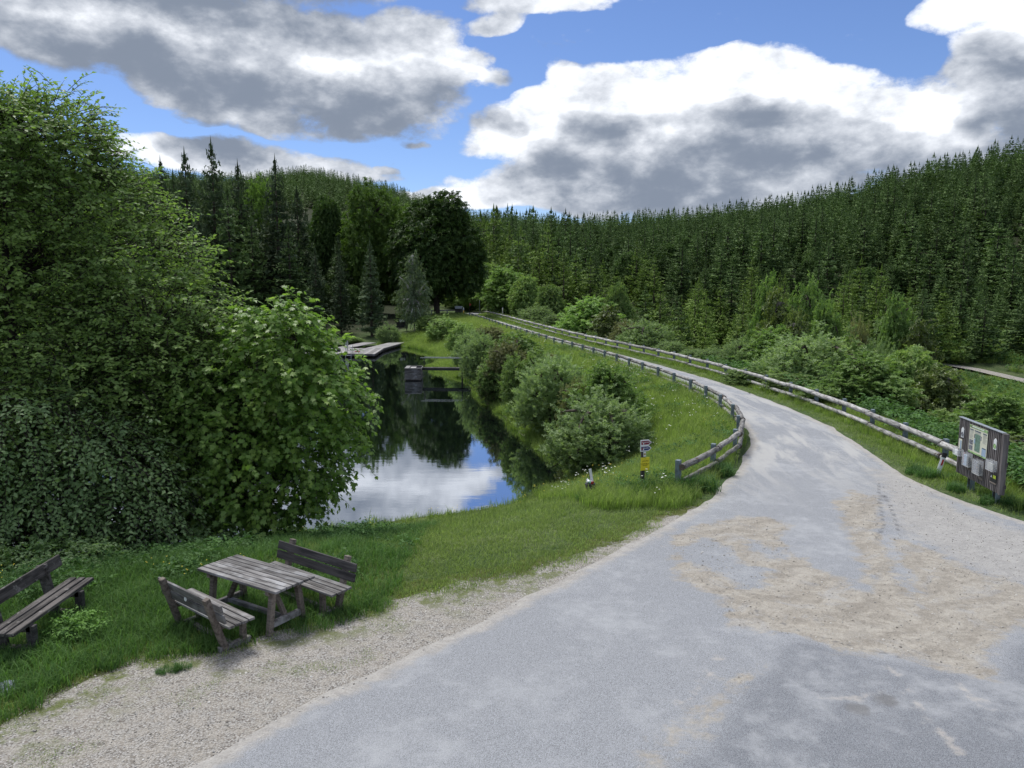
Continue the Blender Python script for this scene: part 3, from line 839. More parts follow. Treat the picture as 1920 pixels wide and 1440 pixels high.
# ------------------------------------------------------------------ trail sign
def text_mesh(body, size, mat, depth=.0015, name='lettering', align='CENTER'):
    cu = bpy.data.curves.new(name, 'FONT'); cu.body = body; cu.size = size; cu.align_x = align; cu.align_y = 'CENTER'
    cu.extrude = depth; cu.space_line = 1.05
    cu.materials.append(mat)
    return cu
def prism(pts, y0, y1, name='plate'):
    """outline in x,z extruded along y"""
    n = len(pts); mb = MB()
    V = [(x, y0, z) for x, z in pts] + [(x, y1, z) for x, z in pts]
    mb.add(V, [list(range(n)), list(range(2 * n - 1, n - 1, -1))] + [(i, i + n, (i + 1) % n + n, (i + 1) % n) for i in range(n)])
    return mb
zs = z1(3.38, 19.3)
ts = empty('trail_sign', (3.38, 19.3, zs), R(22), 'wooden post with red and blue arrow signs above a yellow plate in the meadow', 'signpost')
MB().box((0, .045, .55), (.085, .085, 1.42), bev=.006).build('post', M_WOODD, ts)
for zc_, mt, txt, nm in ((1.255, M_DKRED, 'RUNDWEG', 'red_arrow_sign'), (1.105, M_BLUE, 'SEEWEG', 'blue_arrow_sign')):
    arrow = lambda s_, h: [(-.125 - s_, -h), (.10 + s_ * .5, -h), (.10 + h + .02, 0), (.10 + s_ * .5, h), (-.125 - s_, h)]
    root_ = prism(arrow(.012, .074), -.018, -.006).build(nm, M_WHITE, ts, (.02, 0, zc_), (0, 0, 0))
    prism(arrow(-.012, .050), -.0215, -.0185).build('colour_field', mt, root_)
    lt = obj('lettering', text_mesh(txt, .045, M_WHITE), root_, (.02, -.0235, .008), (R(90), 0, 0))
    prism([(-.10, -.035), (-.078, -.035), (-.078, .03), (-.10, .03)], -.0245, -.0225).build('red_mark', M_RED, root_)
    prism([(-.062, -.04), (-.035, -.04), (-.035, -.008), (-.062, -.008)], -.0245, -.0225).build('white_mark', M_WHITE, root_)
em = MB().box((.02, -.006, .955), (.075, .008, .13), bev=.002).build('emblem_plate', M_WHITE, ts)
MB().tube([(.02, -.0135, .955), (.02, -.0105, .955)], .028, 18).build('yellow_disc', plain('ochre_print', (.55, .42, .08), .5), em)
prism([(.006, .965), (.034, .965), (.027, .95), (.02, .935), (.013, .95)], -.0165, -.0140).build('brown_mark', plain('brown_print', (.16, .05, .02), .5), em)
yp = MB().box((.035, -.012, .70), (.26, .008, .34), bev=.002).build('yellow_plate', M_YEL, ts)
obj('lettering', text_mesh('LIEGEWIESE', .036, M_YTXT), yp, (.035, -.018, .775), (R(90), 0, 0))
obj('lettering', text_mesh('HUNDE NICHT\nERLAUBT', .036, M_YTXT), yp, (.035, -.018, .685), (R(90), 0, 0))
for dz_ in (.155, -.155):
    MB().tube([(.035, -.022, .70 + dz_), (.035, -.016, .70 + dz_)], .006, 8).build('screw', M_IRON, yp)

# ------------------------------------------------------------------ waste basket post
zb_ = z1(2.07, 19.4)
wp = empty('waste_post', (2.08, 19.45, zb_), 0, 'leaning dark post with a white strip on top in the meadow grass', 'post')
MB().beam((.07, .02, -.1), (-.06, .02, .66), .06, .06, bev=.005, up=(0, 1, 0)).build('shaft', M_IRON, wp)
MB().beam((-.005, -.018, .42), (-.062, -.018, .74), .07, .012, bev=.002, up=(0, 1, 0)).build('white_strip', M_WHITE, wp)
wb = empty('waste_basket', (2.02, 19.36, zb_), 0, 'small dark basket overfull with white and green rubbish beside the leaning post', 'waste basket')
mb = MB(); mb.tube([(0, 0, .05), (0, 0, .20), (0, 0, .36)], [.095, .115, .13], 16, cap=True)
mb.tube([(0, 0, .345), (0, 0, .375)], [.135, .137], 16)
mb.build('basket', M_IRON, wb)
M_TRASHG = plain('green_bag', (.10, .32, .22), .4)
for k in range(7):
    a = k * .9; mb = MB(); r = random.uniform(.035, .055)
    pts = [(random.uniform(-r, r), random.uniform(-r, r), random.uniform(-r, r)) for _ in range(16)]
    import bmesh
    bm = bmesh.new()
    for q in pts: bm.verts.new(q)
    bmesh.ops.convex_hull(bm, input=bm.verts)
    me = bpy.data.meshes.new('rubbish'); bm.to_mesh(me); bm.free()
    me.materials.append(M_TRASHG if k in (2, 5) else (M_RED if k == 6 else M_WHITE))
    obj('rubbish', me, wb, (math.cos(a) * .07, math.sin(a) * .07, .40 + random.uniform(-.01, .05)))

# ------------------------------------------------------------------ road guide post
gp = empty('guide_post', (11.62, 20.55, z1(11.62, 20.55)), R(-20), 'leaning white roadside marker post with black cap and red reflector beside the notice board', 'marker post')
gp.rotation_euler = (R(-4), R(16), R(-10))
mb = MB(); 
pr = [(-.06, -.035), (-.03, -.055), (.03, -.055), (.06, -.035), (.035, .04), (-.035, .04)]
def loft(mb, pr, z0, z1_, sl=0, mi=0):
    n = len(pr); mb.add([(x, y, z0) for x, y in pr] + [(x, y, z1_ + (sl * -y)) for x, y in pr], [list(range(n - 1, -1, -1)), list(range(n, 2 * n))] + [(i, (i + 1) % n, (i + 1) % n + n, i + n) for i in range(n)], mi)
    return mb
loft(MB(), pr, -.1, .56).build('body', M_WHITE, gp)
loft(MB(), [(x * 1.04, y * 1.04) for x, y in pr], .5602, .66, .5).build('cap', M_BLACK, gp)
MB().box((.005, -.058, .42), (.045, .006, .17), bev=.003).build('reflector', M_RED, gp)

# ------------------------------------------------------------------ information board
b0 = Vector((11.66, 19.7, 0)); b1 = Vector((11.40, 17.5, 0)); bd = (b1 - b0); BL = bd.length
ang = math.atan2(bd.y, bd.x)
cb_ = (b0 + b1) / 2
ib = empty('info_board', (cb_.x, cb_.y, 0), ang, 'dark slatted notice board with map poster and leaflet boxes on two posts', 'notice board')
# local x runs from the far to the near end, the face looks along local -Y (towards the road)
ZB, ZT = .36, 1.80
ns = 27
sm = MB().box((0, 0, 0), (BL / ns - .036, .04, ZT - ZB), bev=.003).mesh('slat', M_SLAT)
for k in range(ns):
    obj('slat', sm, ib, (-BL / 2 + BL / ns * (k + .5), 0, (ZB + ZT) / 2 + random.uniform(-.004, .004)))
MB().box((0, .032, (ZB + ZT) / 2), (BL, .018, ZT - ZB - .02), bev=.002).build('back_panel', M_GAP, ib)
for z in (.55, 1.08, 1.6):
    MB().box((.03, .075, z), (BL + .10, .06, .09), bev=.004).build('crossbar', M_WOODD, ib)
MB().box((BL / 2 + .045, .02, (ZB + ZT) / 2), (.07, .12, ZT - ZB + .01), bev=.004).build('side_board', M_SLAT, ib)
MB().box((0, .012, ZT + .012), (BL + .02, .10, .02), bev=.003).build('top_rail', plain('zinc', (.33, .36, .38), .4, .4, .1), ib)
for x in (-.62, .66):
    MB().box((x, .16, .95), (.11, .09, 1.6), bev=.006).build('post', M_WOODD, ib)
    for s_ in (-1, 1):
        MB().box((x + s_ * .068, .16, .14), (.022, .11, .56), bev=.003).build('post_shoe', M_POST, ib)
M_CREAM = plain('cream_paper', (.62, .62, .50), .6, 0, .03); M_GPRINT = plain('green_print', (.24, .38, .16), .5, 0, .45, 14)
M_MAPG = plain('map_green', (.14, .235, .18), .5, 0, .25, 16); M_GREY = plain('grey_print', (.36, .37, .34), .5, 0, .1)
M_NAVY = plain('navy_print', (.04, .075, .13), .5); M_LBLUE = plain('pale_blue_print', (.30, .40, .52), .5, 0, .1); M_PHOTO = plain('photo_print', (.20, .21, .24), .5, 0, .6, 22)
pa = empty; 
poster = MB().box((-.03, -.028, 1.385), (.92, .012, .70), bev=.002).build('poster', M_CREAM, ib)
def pr_rect(x, z, w, h, mat, nm, lift=.0028, par=poster):
    return MB().box((-.03 + x, -.0345 - lift / 2 + .0002, 1.385 + z), (w, lift, h)).build(nm, mat, par)
pr_rect(0, .315, .92, .068, M_GPRINT, 'header_band')
pr_rect(-.02, .318, .62, .022, M_WHITE, 'title_line', .004)
pr_rect(0, -.330, .92, .040, M_GPRINT, 'footer_band')
pr_rect(-.34, .235, .18, .024, M_NAVY, 'heading_bar'); pr_rect(-.03, .235, .32, .024, M_NAVY, 'heading_bar'); pr_rect(.33, .235, .19, .024, M_NAVY, 'heading_bar')
pr_rect(-.01, -.05, .27, .43, M_MAPG, 'map_print'); pr_rect(-.17, .10, .06, .09, M_PHOTO, 'photo_print'); pr_rect(.145, .10, .06, .10, M_PHOTO, 'photo_print', .0034)
pr_rect(-.165, -.03, .07, .12, M_LBLUE, 'map_inset', .0034); pr_rect(-.34, -.08, .19, .12, M_PHOTO, 'photo_print'); pr_rect(-.34, -.22, .19, .12, M_PHOTO, 'photo_print')
pr_rect(.33, -.21, .20, .20, M_LBLUE, 'blue_panel'); pr_rect(.33, -.12, .18, .022, M_NAVY, 'heading_bar', .004)
mb = MB()
for col, x, w in ((0, -.34, .18), (1, -.03, .30), (2, .33, .18)):
    for k in range(9 if col != 1 else 2):
        z = .205 - k * .024
        mb.box((-.03 + x - (.02 if k % 4 == 3 else 0), -.0355, 1.385 + z), (w * (.75 if k % 4 == 3 else 1), .002, .010))
tag(mb.build('text_lines', M_GREY, poster), kind='stuff')
for (x, z, c_) in ((-.86, 1.42, M_PHOTO), (.80, 1.46, M_GPRINT)):
    pl = prism([(x - .07, z - .10), (x + .07, z - .10), (x + .07, z + .12), (x, z + .17), (x - .07, z + .12)], -.034, -.024).build('badge', M_WHITE, ib)
    MB().tube([(x, -.039, z - .02), (x, -.035, z - .02)], .062, 20).build('round_emblem', c_, pl)
MB().box((-.93, -.03, 1.13), (.17, .012, .26), bev=.002).build('small_poster', M_CREAM, ib)
MB().box((-.90, -.038, 1.12), (.07, .004, .22), bev=.001).build('blue_picture', M_LBLUE, ib)
m, N, p, o = material('clear_acrylic')
p.inputs['Base Color'].default_value = (.9, .93, .95, 1); p.inputs['Roughness'].default_value = .12; p.inputs['Alpha'].default_value = .16
M_ACR = m
def leaflet_box(x, z, w, h, d, inner):
    b = MB()
    b.box((x, -.028 - d, z), (w, .005, h)); b.box((x, -.032, z), (w, .004, h))
    for s_ in (-1, 1): b.box((x + s_ * (w / 2 - .003), -.030 - d / 2, z), (.005, d - .006, h))
    b.box((x, -.030 - d / 2, z - h / 2 + .004), (w - .01, d - .006, .006))
    q = b.build('leaflet_box', M_ACR, ib)
    for mt, fx, fz, fw, fh in inner:
        MB().box((x + fx * w, -.03 - d * .55, z + fz * h), (w * fw, d * .25, h * fh)).build('leaflets', mt, q)
M_PINK = plain('pink_print', (.5, .2, .25), .5, 0, .3, 20); M_ORG = plain('orange_print', (.6, .3, .1), .5)
leaflet_box(-.88, .93, .34, .17, .13, [(M_WHITE, -.2, -.1, .45, .7), (M_PHOTO, .25, -.1, .3, .7)])
leaflet_box(-.40, .84, .34, .34, .10, [(M_LBLUE, -.2, -.08, .5, .8), (M_BLACK, .27, -.08, .34, .6), (M_PINK, -.46, 0, .06, .8)])
leaflet_box(.16, .78, .36, .36, .10, [(M_PHOTO, -.2, -.05, .5, .8), (M_BLACK, .27, -.08, .34, .65), (M_ORG, -.0, .0, .06, .12)])
leaflet_box(.80, .98, .34, .26, .10, [(M_GREY, 0, -.1, .8, .6)])
MB().box((-.35, -.028, .60), (.26, .010, .07), bev=.002).build('brown_strip', M_WOODB, ib)
MB().box((.22, -.028, .52), (.26, .010, .08), bev=.002).build('brown_strip', M_WOODB, ib)
lb = MB().box((.84, -.028, .68), (.30, .010, .17), bev=.002).build('small_plate', M_IRON, ib)
MB().box((.90, -.036, .72), (.13, .004, .08)).build('yellow_label', plain('lime_label', (.55, .68, .05), .5), lb)
prism([(.73, .685), (.79, .685), (.76, .745)], -.038, -.034).build('white_triangle', M_WHITE, lb)
MB().box((.84, -.028, .56), (.30, .010, .03), bev=.002).build('brown_strip', M_WOODB, ib)

# ------------------------------------------------------------------ pond structures
DZ = -1.93
dock = empty('swimming_dock', (-16.5, 80, WATER_Z), 0, 'flat grey plank bathing dock with two gangways on the far shore of the pond', 'dock')
def planks(parent, quad, n, th, mat, z, nm='plank', gap=.02):
    """n boards across a four-cornered deck, corners p0 p1 (start edge) p2 p3 (end edge)"""
    p0, p1, p2, p3 = [Vector((*q, z)) for q in quad]
    for i in range(n):
        t0 = (i + gap) / n; t1 = (i + 1 - gap) / n
        q = [p0.lerp(p3, t0), p1.lerp(p2, t0), p1.lerp(p2, t1), p0.lerp(p3, t1)]
        mb = MB(); V = [(a.x, a.y, a.z - th) for a in q] + [(a.x, a.y, a.z) for a in q]
        mb.add(V, [(3, 2, 1, 0), (4, 5, 6, 7), (0, 1, 5, 4), (1, 2, 6, 5), (2, 3, 7, 6), (3, 0, 4, 7)])
        mb.build(nm, mat, parent)
dl = lambda *q: [(x + 16.5, y - 80) for x, y in q]
planks(dock, dl((-21.5, 77.6), (-21.5, 83.8), (-14.0, 83.8), (-13.8, 77.1)), 26, .06, M_DECK, DZ - WATER_Z)
planks(dock, dl((-16.0, 83.9), (-14.0, 83.9), (-12.8, 92.2), (-14.6, 92.0)), 20, .06, M_DECK, DZ - WATER_Z)
planks(dock, dl((-19.6, 83.9), (-18.0, 83.9), (-16.2, 91.5), (-17.8, 92.2)), 20, .06, M_DECK, DZ - WATER_Z)
q = dl((-21.5, 77.6), (-13.8, 77.1)); MB().beam((*q[0], .22), (*q[1], .22), .06, .16, bev=.01).build('edge_beam', M_WOOD, dock)
q = dl((-13.8, 77.1), (-14.0, 83.8)); MB().beam((*q[0], .22), (*q[1], .22), .06, .16, bev=.01).build('edge_beam', M_WOODD, dock)
q = dl((-14.0, 83.9), (-12.8, 92.2)); MB().beam((*q[0], .22), (*q[1], .22), .06, .14, bev=.01).build('edge_beam', M_WOODD, dock)
for x, y in dl((-20.5, 78.2), (-17.5, 78), (-14.3, 77.7), (-14.4, 83.2), (-20.5, 83.2), (-13.6, 88), (-17.6, 88)):
    MB().tube([(x, y, -1.6), (x, y, .30)], .09, 10).build('pile', M_WOODD, dock)
lad = empty('pool_ladder', (-16.45, 77.1, DZ), 0, 'bright curved steel swimming ladder hooked over the dock edge', 'ladder')
for x in (-.28, .28):
    MB().tube([(x, .75, 0), (x, .72, .55), (x, .55, .78), (x, .2, .80), (x, -.02, .62), (x, -.10, .2), (x, -.12, -.9)], .030, 8, cap=True).build('side_rail', M_STEEL, lad)
for z in (-.15, -.42, -.69):
    MB().tube([(-.28, -.115, z), (.28, -.115, z)], .022, 8).build('rung', M_STEEL, lad)
bg_ = empty('backpack', (-18.0, 79.6, DZ), R(20), 'small black backpack lying on the bathing dock near the ladder', 'backpack')
MB().box((0, 0, .17), (.42, .28, .34), bev=.08).build('bag_body', M_BLACK, bg_)
MB().box((0, -.17, .13), (.30, .08, .20), bev=.03).build('front_pocket', M_IRON, bg_)
MB().tube([(-.06, .05, .33), (-.03, .05, .39), (.03, .05, .39), (.06, .05, .33)], .012, 6).build('handle', M_BLACK, bg_)
tw = empty('towel', (-16.0, 79.3, DZ), R(10), 'crumpled red towel on the dock planks beside the ladder', 'towel')
mb = MB()
tx, ty = np.meshgrid(np.linspace(-.25, .25, 9), np.linspace(-.16, .16, 7)); tz = .06 + .09 * np.abs(fbm(tx * 9 + 3, ty * 9, 3))
mb2 = new_mesh('cloth', np.column_stack([tx.ravel(), ty.ravel(), tz.ravel()]), grid_mesh(np.arange(9), np.arange(7))[2], [M_RED], smooth=True)
oc = obj('cloth', mb2, tw); sol = oc.modifiers.new('thick', 'SOLIDIFY'); sol.thickness = .05

# the wooden outlet box and its footbridge
box = empty('outlet_box', (-7.65, 59.6, WATER_Z), R(2), 'grey plank box standing in the pond at the end of the footbridge', 'outlet box')
bw, bdp, bh = 1.28, 1.7, .86
for k in range(5):
    h = bh / 5; z = .10 + h * (k + .5)
    for s_ in (-1, 1):
        MB().box((0, 0, 0), (bw, .05, h - .012), bev=.006).build('board', M_WOOD, box, (0, s_ * (bdp / 2 - .025), z))
        MB().box((0, 0, 0), (.05, bdp - .104, h - .012), bev=.006).build('board', M_WOOD, box, (s_ * (bw / 2 - .025), 0, z))
MB().box((0, 0, .0), (bw - .1, bdp - .1, .16)).build('dark_base', M_WOODD, box)
for x, w_ in ((-.46, .34), (.0, .42)):
    MB().box((x, -.05 if x < -.1 else -.35, bh + .12), (w_, bdp * (.97 if x < -.1 else .6), .04), bev=.004).build('lid_board', M_DECK, box)
for y in (-.80, .80):
    MB().box((0, y, bh + .118), (bw, .09, .036), bev=.004).build('rim_board', M_DECK, box)
fb = empty('footbridge', (-7.0, 60.0, WATER_Z), 0, 'narrow dark footbridge with a thin pale handrail leading from the bank to the outlet box', 'footbridge')
ex = 6.4
for y in (.25, -.30):
    MB().beam((-.05, y, .80), (ex, y - .5, .80), .08, .16, bev=.006).build('girder', M_IRON, fb)
n_ = 22
pm = MB().box((0, 0, 0), (ex / n_ - .02, .66, .035), bev=.004).mesh('deck_plank', M_WOODD)
for k in range(n_):
    obj('deck_plank', pm, fb, (ex / n_ * (k + .5), -.025 - .5 * (k + .5) / n_, .90))
for y, x0 in ((.28, .1), (-.34, -.15)):
    MB().beam((x0, y, 1.70), (ex, y - .5, 1.66), .05, .05, bev=.006).build('handrail', plain('pale_rail', (.32, .36, .36), .5), fb)
for x in (.12, 3.1, 6.1):
    for y in (.28, -.34):
        MB().tube([(x, y - .5 * x / ex, .75), (x, y - .5 * x / ex, 1.66)], .022, 6).build('rail_post', M_IRON, fb)
for x in (3.1, 5.9):
    MB().tube([(x, -.25, -1.3), (x, -.25, .74)], .06, 8).build('pile', M_WOODD, fb)

# ------------------------------------------------------------------ kiosk and small signs at the far dam end
zk = z1(-7.4, 119)
ki = empty('trail_kiosk', (-8.15, 118.0, zk), 0, 'little dark info stand with pale sloping roof at the far end of the dam', 'info stand')
for k in range(8):
    MB().box((-.40 + k * .115, 0, .62), (.10, .05, 1.25), bev=.006).build('board', M_WOODD, ki)
MB().box((0, .10, .62), (.94, .04, 1.2)).build('back_panel', M_WOODX, ki)
MB().beam((0, -.25, 1.33), (0, .42, 1.52), 1.15, .05, bev=.006).build('roof', plain('pale_roof', (.42, .45, .48), .5), ki)
MB().box((0, -.245, 1.27), (1.10, .03, .20), bev=.004).build('fascia', plain('pale_panel', (.40, .45, .5), .5), ki)
for x in (-.5, .5): MB().box((x, .16, .66), (.09, .09, 1.35), bev=.006).build('post', M_WOODD, ki)
ms = empty('trail_marker', (-7.25, 115.5, z1(-7.25, 115.5)), 0, 'thin post banded white and yellow right beside the wooden kiosk', 'marker post')
MB().tube([(0, 0, -.1), (0, 0, .45)], .07, 10).build('grey_base', M_POST, ms)
MB().tube([(0, 0, .452), (0, 0, 1.0)], .075, 10).build('yellow_band', plain('amber', (.75, .48, .06), .5), ms)
MB().tube([(0, 0, 1.002), (0, 0, 1.42)], .07, 10).build('white_band', M_WHITE, ms)
rs = empty('red_sign', (-6.8, 124, z1(-6.8, 124)), R(15), 'small red traffic sign on a thin pole near the forest edge', 'sign')
MB().tube([(0, 0, -.1), (0, 0, 1.9)], .03, 8).build('pole', M_IRON, rs)
prism([(-.02, 1.35), (.26, 1.6), (-.02, 1.9)], -.03, -.01).build('plate', M_RED, rs)
for X_, Y_, lb_, h in ((-1.4, 115, 'pale thin post standing in the right-hand log fence near its far end', 1.5), (-5.3, 127, 'grey thin post before the dark trees behind the far road bend', 2.4)):
    pp = empty('slim_post', (X_, Y_, z1(X_, Y_)), 0, lb_, 'post', None)
    MB().tube([(0, 0, -.2), (0, 0, h)], .06, 8).build('shaft', M_BIRCH if h < 2 else M_POST, pp)
    MB().box((0, 0, h + .02), (.15, .15, .04), bev=.01).build('cap', M_POST, pp)
zn = z1(-14.2, 101)
nb = empty('bathing_notice', (-14.35, 100.5, zn), 0, 'dark notice stand with a white sheet in the shade beside the round willow', 'notice board')
MB().box((0, 0, .75), (1.5, .08, .75), bev=.01).build('board', M_WOODD, nb)
MB().box((.02, -.055, 1.32), (.62, .03, .28), bev=.004).build('white_sheet', M_WHITE, nb)
MB().box((0, .01, 1.30), (1.0, .06, .36), bev=.006).build('sheet_holder', M_WOODD, nb)
for x in (-.6, .6): MB().box((x, .07, .5), (.1, .05, 1.3), bev=.01).build('post', M_WOODD, nb)
MB().box((0, -.22, .30), (1.5, .3, .06), bev=.01).build('shelf', M_WOODX, nb)

# ------------------------------------------------------------------ the person on the dock
def skin_body(name, verts, edges, rad, mats, mat_of, parent=None, lv=2):
    me = bpy.data.meshes.new(name); me.from_pydata(verts, edges, []); me.update()
    ob = bpy.data.objects.new(name, me); COL.objects.link(ob)
    md = ob.modifiers.new('skin', 'SKIN'); md.use_smooth_shade = True
    for i, r in enumerate(rad):
        me.skin_vertices[0].data[i].radius = (r if isinstance(r, tuple) else (r, r))
        me.skin_vertices[0].data[i].use_root = (i == 0)
    sb = ob.modifiers.new('sub', 'SUBSURF'); sb.levels = lv; sb.render_levels = lv
    dg = bpy.context.evaluated_depsgraph_get(); dg.update()
    nm = bpy.data.meshes.new_from_object(ob.evaluated_get(dg))
    bpy.data.objects.remove(ob)
    for m_ in mats: nm.materials.append(m_)
    for p_ in nm.polygons:
        c_ = p_.center; p_.material_index = mat_of(c_); p_.use_smooth = True
    return obj(name, nm, parent)
M_SKIN = plain('skin', (.42, .24, .17), .5, 0, .06); M_SHIRT = plain('grey_blue_shirt', (.26, .29, .36), .8, 0, .1); M_TROU = plain('light_trousers', (.42, .45, .45), .8, 0, .1); M_HAIR = plain('grey_hair', (.30, .28, .26), .7); M_SHOE = plain('shoe', (.05, .05, .05), .6)
pv = [(0, 0, .95), (0, .0, 1.12), (0, .02, 1.34), (0, .0, 1.47), (0, -.045, 1.555), (0, -.07, 1.64), (0, -.065, 1.72),
      (.10, 0, .90), (.105, -.02, .50), (.105, .02, .09), (.11, -.13, .04),
      (-.10, 0, .90), (-.11, -.03, .50), (-.12, .02, .09), (-.13, -.13, .04),
      (.19, .02, 1.40), (.25, .04, 1.14), (.15, -.20, 1.06), (.06, -.27, 1.10),
      (-.19, .02, 1.40), (-.26, .04, 1.14), (-.16, -.20, 1.04), (-.06, -.27, 1.08)]
pe = [(0, 1), (1, 2), (2, 3), (3, 4), (4, 5), (5, 6), (0, 7), (7, 8), (8, 9), (9, 10), (0, 11), (11, 12), (12, 13), (13, 14), (2, 15), (15, 16), (16, 17), (17, 18), (2, 19), (19, 20), (20, 21), (21, 22)]
prad = [(.15, .11), (.15, .11), (.17, .12), (.07, .07), (.055, .055), (.085, .095), (.075, .085), .095, .065, .045, .04, .095, .065, .045, .04, .07, .05, .04, .035, .07, .05, .04, .035]
def pm_of(c):
    if c[2] < .07: return 3
    if c[2] < .93: return 1 if not (c[1] < -.1 and c[2] > .8) else 2
    if c[2] > 1.50 or (c[1] < -.235 and c[2] < 1.2): return 2
    return 0
person = skin_body('person', pv, pe, prad, [M_SHIRT, M_TROU, M_SKIN, M_SHOE], pm_of)
person.location = (-17.5, 81.2, DZ + .005); person.rotation_euler = (0, 0, R(40))
tag(person, 'person in a grey shirt and light trousers standing on the dock with head bowed', 'person')
hm = MB(); hm.tube([(0, -.065, 1.66), (0, -.05, 1.72), (0, -.05, 1.775), (0, -.05, 1.80)], [.098, .108, .085, .03], 14, cap=True)
hm.build('hair', M_HAIR, person)
for s_ in (-1, 1):
    for k in range(4):
        MB().tube([(s_ * .05 - .02 * k * s_ * .6, -.285, 1.085 - .01 * k), (s_ * .03 - .012 * k * s_, -.33, 1.08 - .012 * k), (s_ * .015, -.345, 1.07 - .012 * k)], .009, 6).build('finger', M_SKIN, person)

# a pale stone at the left rim of the grass
st = obj('grey_stone', None) if False else None
bm = bmesh.new(); bmesh.ops.create_icosphere(bm, subdivisions=3, radius=.2)
for v in bm.verts:
    n_ = .25 * math.sin(v.co.x * 13 + 2) * math.cos(v.co.y * 11) + random.uniform(-.03, .03); v.co *= 1 + n_ * .6; v.co.z *= .55
me = bpy.data.meshes.new('grey_stone'); bm.to_mesh(me); bm.free(); me.materials.append(plain('blue_grey_stone', (.22, .26, .31), .8, 0, .4, 14))
tag(obj('grey_stone', me, None, (-6.62, 9.45, -.02)), 'bluish grey stone half hidden in the grass at the left edge', 'stone')

# ------------------------------------------------------------------ foliage builders (arrays only, so that it stays quick)
def unit(v):
    return v / (np.linalg.norm(v, axis=-1, keepdims=True) + 1e-9)
LEAF_V = np.array([(0, 0, 0), (.30, .42, .10), (0, 1, -.06), (-.30, .42, .10)]); LEAF_F = np.array([(0, 1, 2), (0, 2, 3)])
_m = [(0, 0, 0), (.22, .02, .0), (.50, .22, .02), (.27, .34, .06), (.46, .66, -.02), (.17, .62, .05), (0, 1.0, -.10), (-.17, .62, .05), (-.46, .66, -.02), (-.27, .34, .06), (-.50, .22, .02), (-.22, .02, .0), (0, .38, .02)]
MAPLE_V = np.array(_m); MAPLE_F = np.array([(12, i, i + 1) for i in range(0, 11)] + [(12, 11, 0)])
NARROW_V = np.array([(0, 0, 0), (.15, .45, .05), (0, 1, -.08), (-.15, .45, .05)]); NARROW_F = LEAF_F
CLUMP_V = []; CLUMP_F = []
for a_, b_, t_ in ((0, 0, .9), (1.9, .35, .8), (3.6, -.2, .85), (5.0, .3, .75)):
    k = len(CLUMP_V); ca, sa = math.cos(a_), math.sin(a_)
    for x, y, z in ((0, 0, 0), (.26, .5, .10), (0, 1, -.05), (-.26, .5, .10)):
        x *= t_; y *= t_; CLUMP_V.append((x * ca - y * sa, x * sa + y * ca, z + b_ * y * .6))
    CLUMP_F += [(k, k + 1, k + 2), (k, k + 2, k + 3)]
CLUMP_V = np.array(CLUMP_V); CLUMP_F = np.array(CLUMP_F)

def stamp(tv, tf, pos, y, n, size):
    """copy a small template to pos, its y axis along y and its z axis near n"""
    y = unit(y); x = unit(np.cross(y, n)); z = np.cross(x, y)
    V = pos[:, None, :] + size[:, None, None] * (tv[None, :, 0:1] * x[:, None] + tv[None, :, 1:2] * y[:, None] + tv[None, :, 2:3] * z[:, None])
    k = len(tv)
    F = (tf[None] + (np.arange(len(pos)) * k)[:, None, None]).reshape(-1, tf.shape[1])
    return V.reshape(-1, 3), F, k
def tubes(P0, P1, r0, r1, n=3, mid=None):
    """many tapered sticks at once"""
    d = unit(P1 - P0); u = np.where(np.abs(d[:, 2:3]) < .9, np.array([[0, 0, 1.]]), np.array([[1., 0, 0]]))
    a = unit(np.cross(d, u)); b = np.cross(d, a)
    th = np.arange(n) * 2 * np.pi / n
    ring = a[:, None] * np.cos(th)[None, :, None] + b[:, None] * np.sin(th)[None, :, None]
    V = np.concatenate([P0[:, None] + ring * r0[:, None, None], P1[:, None] + ring * r1[:, None, None]], 1)
    i = np.arange(n); j = (i + 1) % n
    f = np.stack([i, j, j + n, i + n], 1)
    F = (f[None] + (np.arange(len(P0)) * 2 * n)[:, None, None]).reshape(-1, 4)
    return V.reshape(-1, 3), F

class Arr:
    def __init__(s): s.V, s.F, s.mi, s.n, s.rnd, s.tip = [], [], [], 0, [], []
    def add(s, V, F, mi=0, rnd=None, tip=None):
        s.V.append(V); s.F.append(F + s.n); s.mi.append(np.full(len(F), mi)); s.n += len(V)
        s.rnd.append(rnd if rnd is not None else np.full(len(V), .5)); s.tip.append(tip if tip is not None else np.zeros(len(V)))
    def mesh(s, name, mats, smooth=False):
        tri = [f for f in s.F if f.shape[1] == 3]; quad = [f for f in s.F if f.shape[1] == 4]
        mt = [m_ for f, m_ in zip(s.F, s.mi) if f.shape[1] == 3]; mq = [m_ for f, m_ in zip(s.F, s.mi) if f.shape[1] == 4]
        faces = ([np.concatenate(tri)] if tri else []) + ([np.concatenate(quad)] if quad else [])
        mi = np.concatenate(mt + mq)
        return new_mesh(name, np.concatenate(s.V), faces, mats, mi, {'rnd': np.concatenate(s.rnd), 'tip': np.concatenate(s.tip)}, smooth)

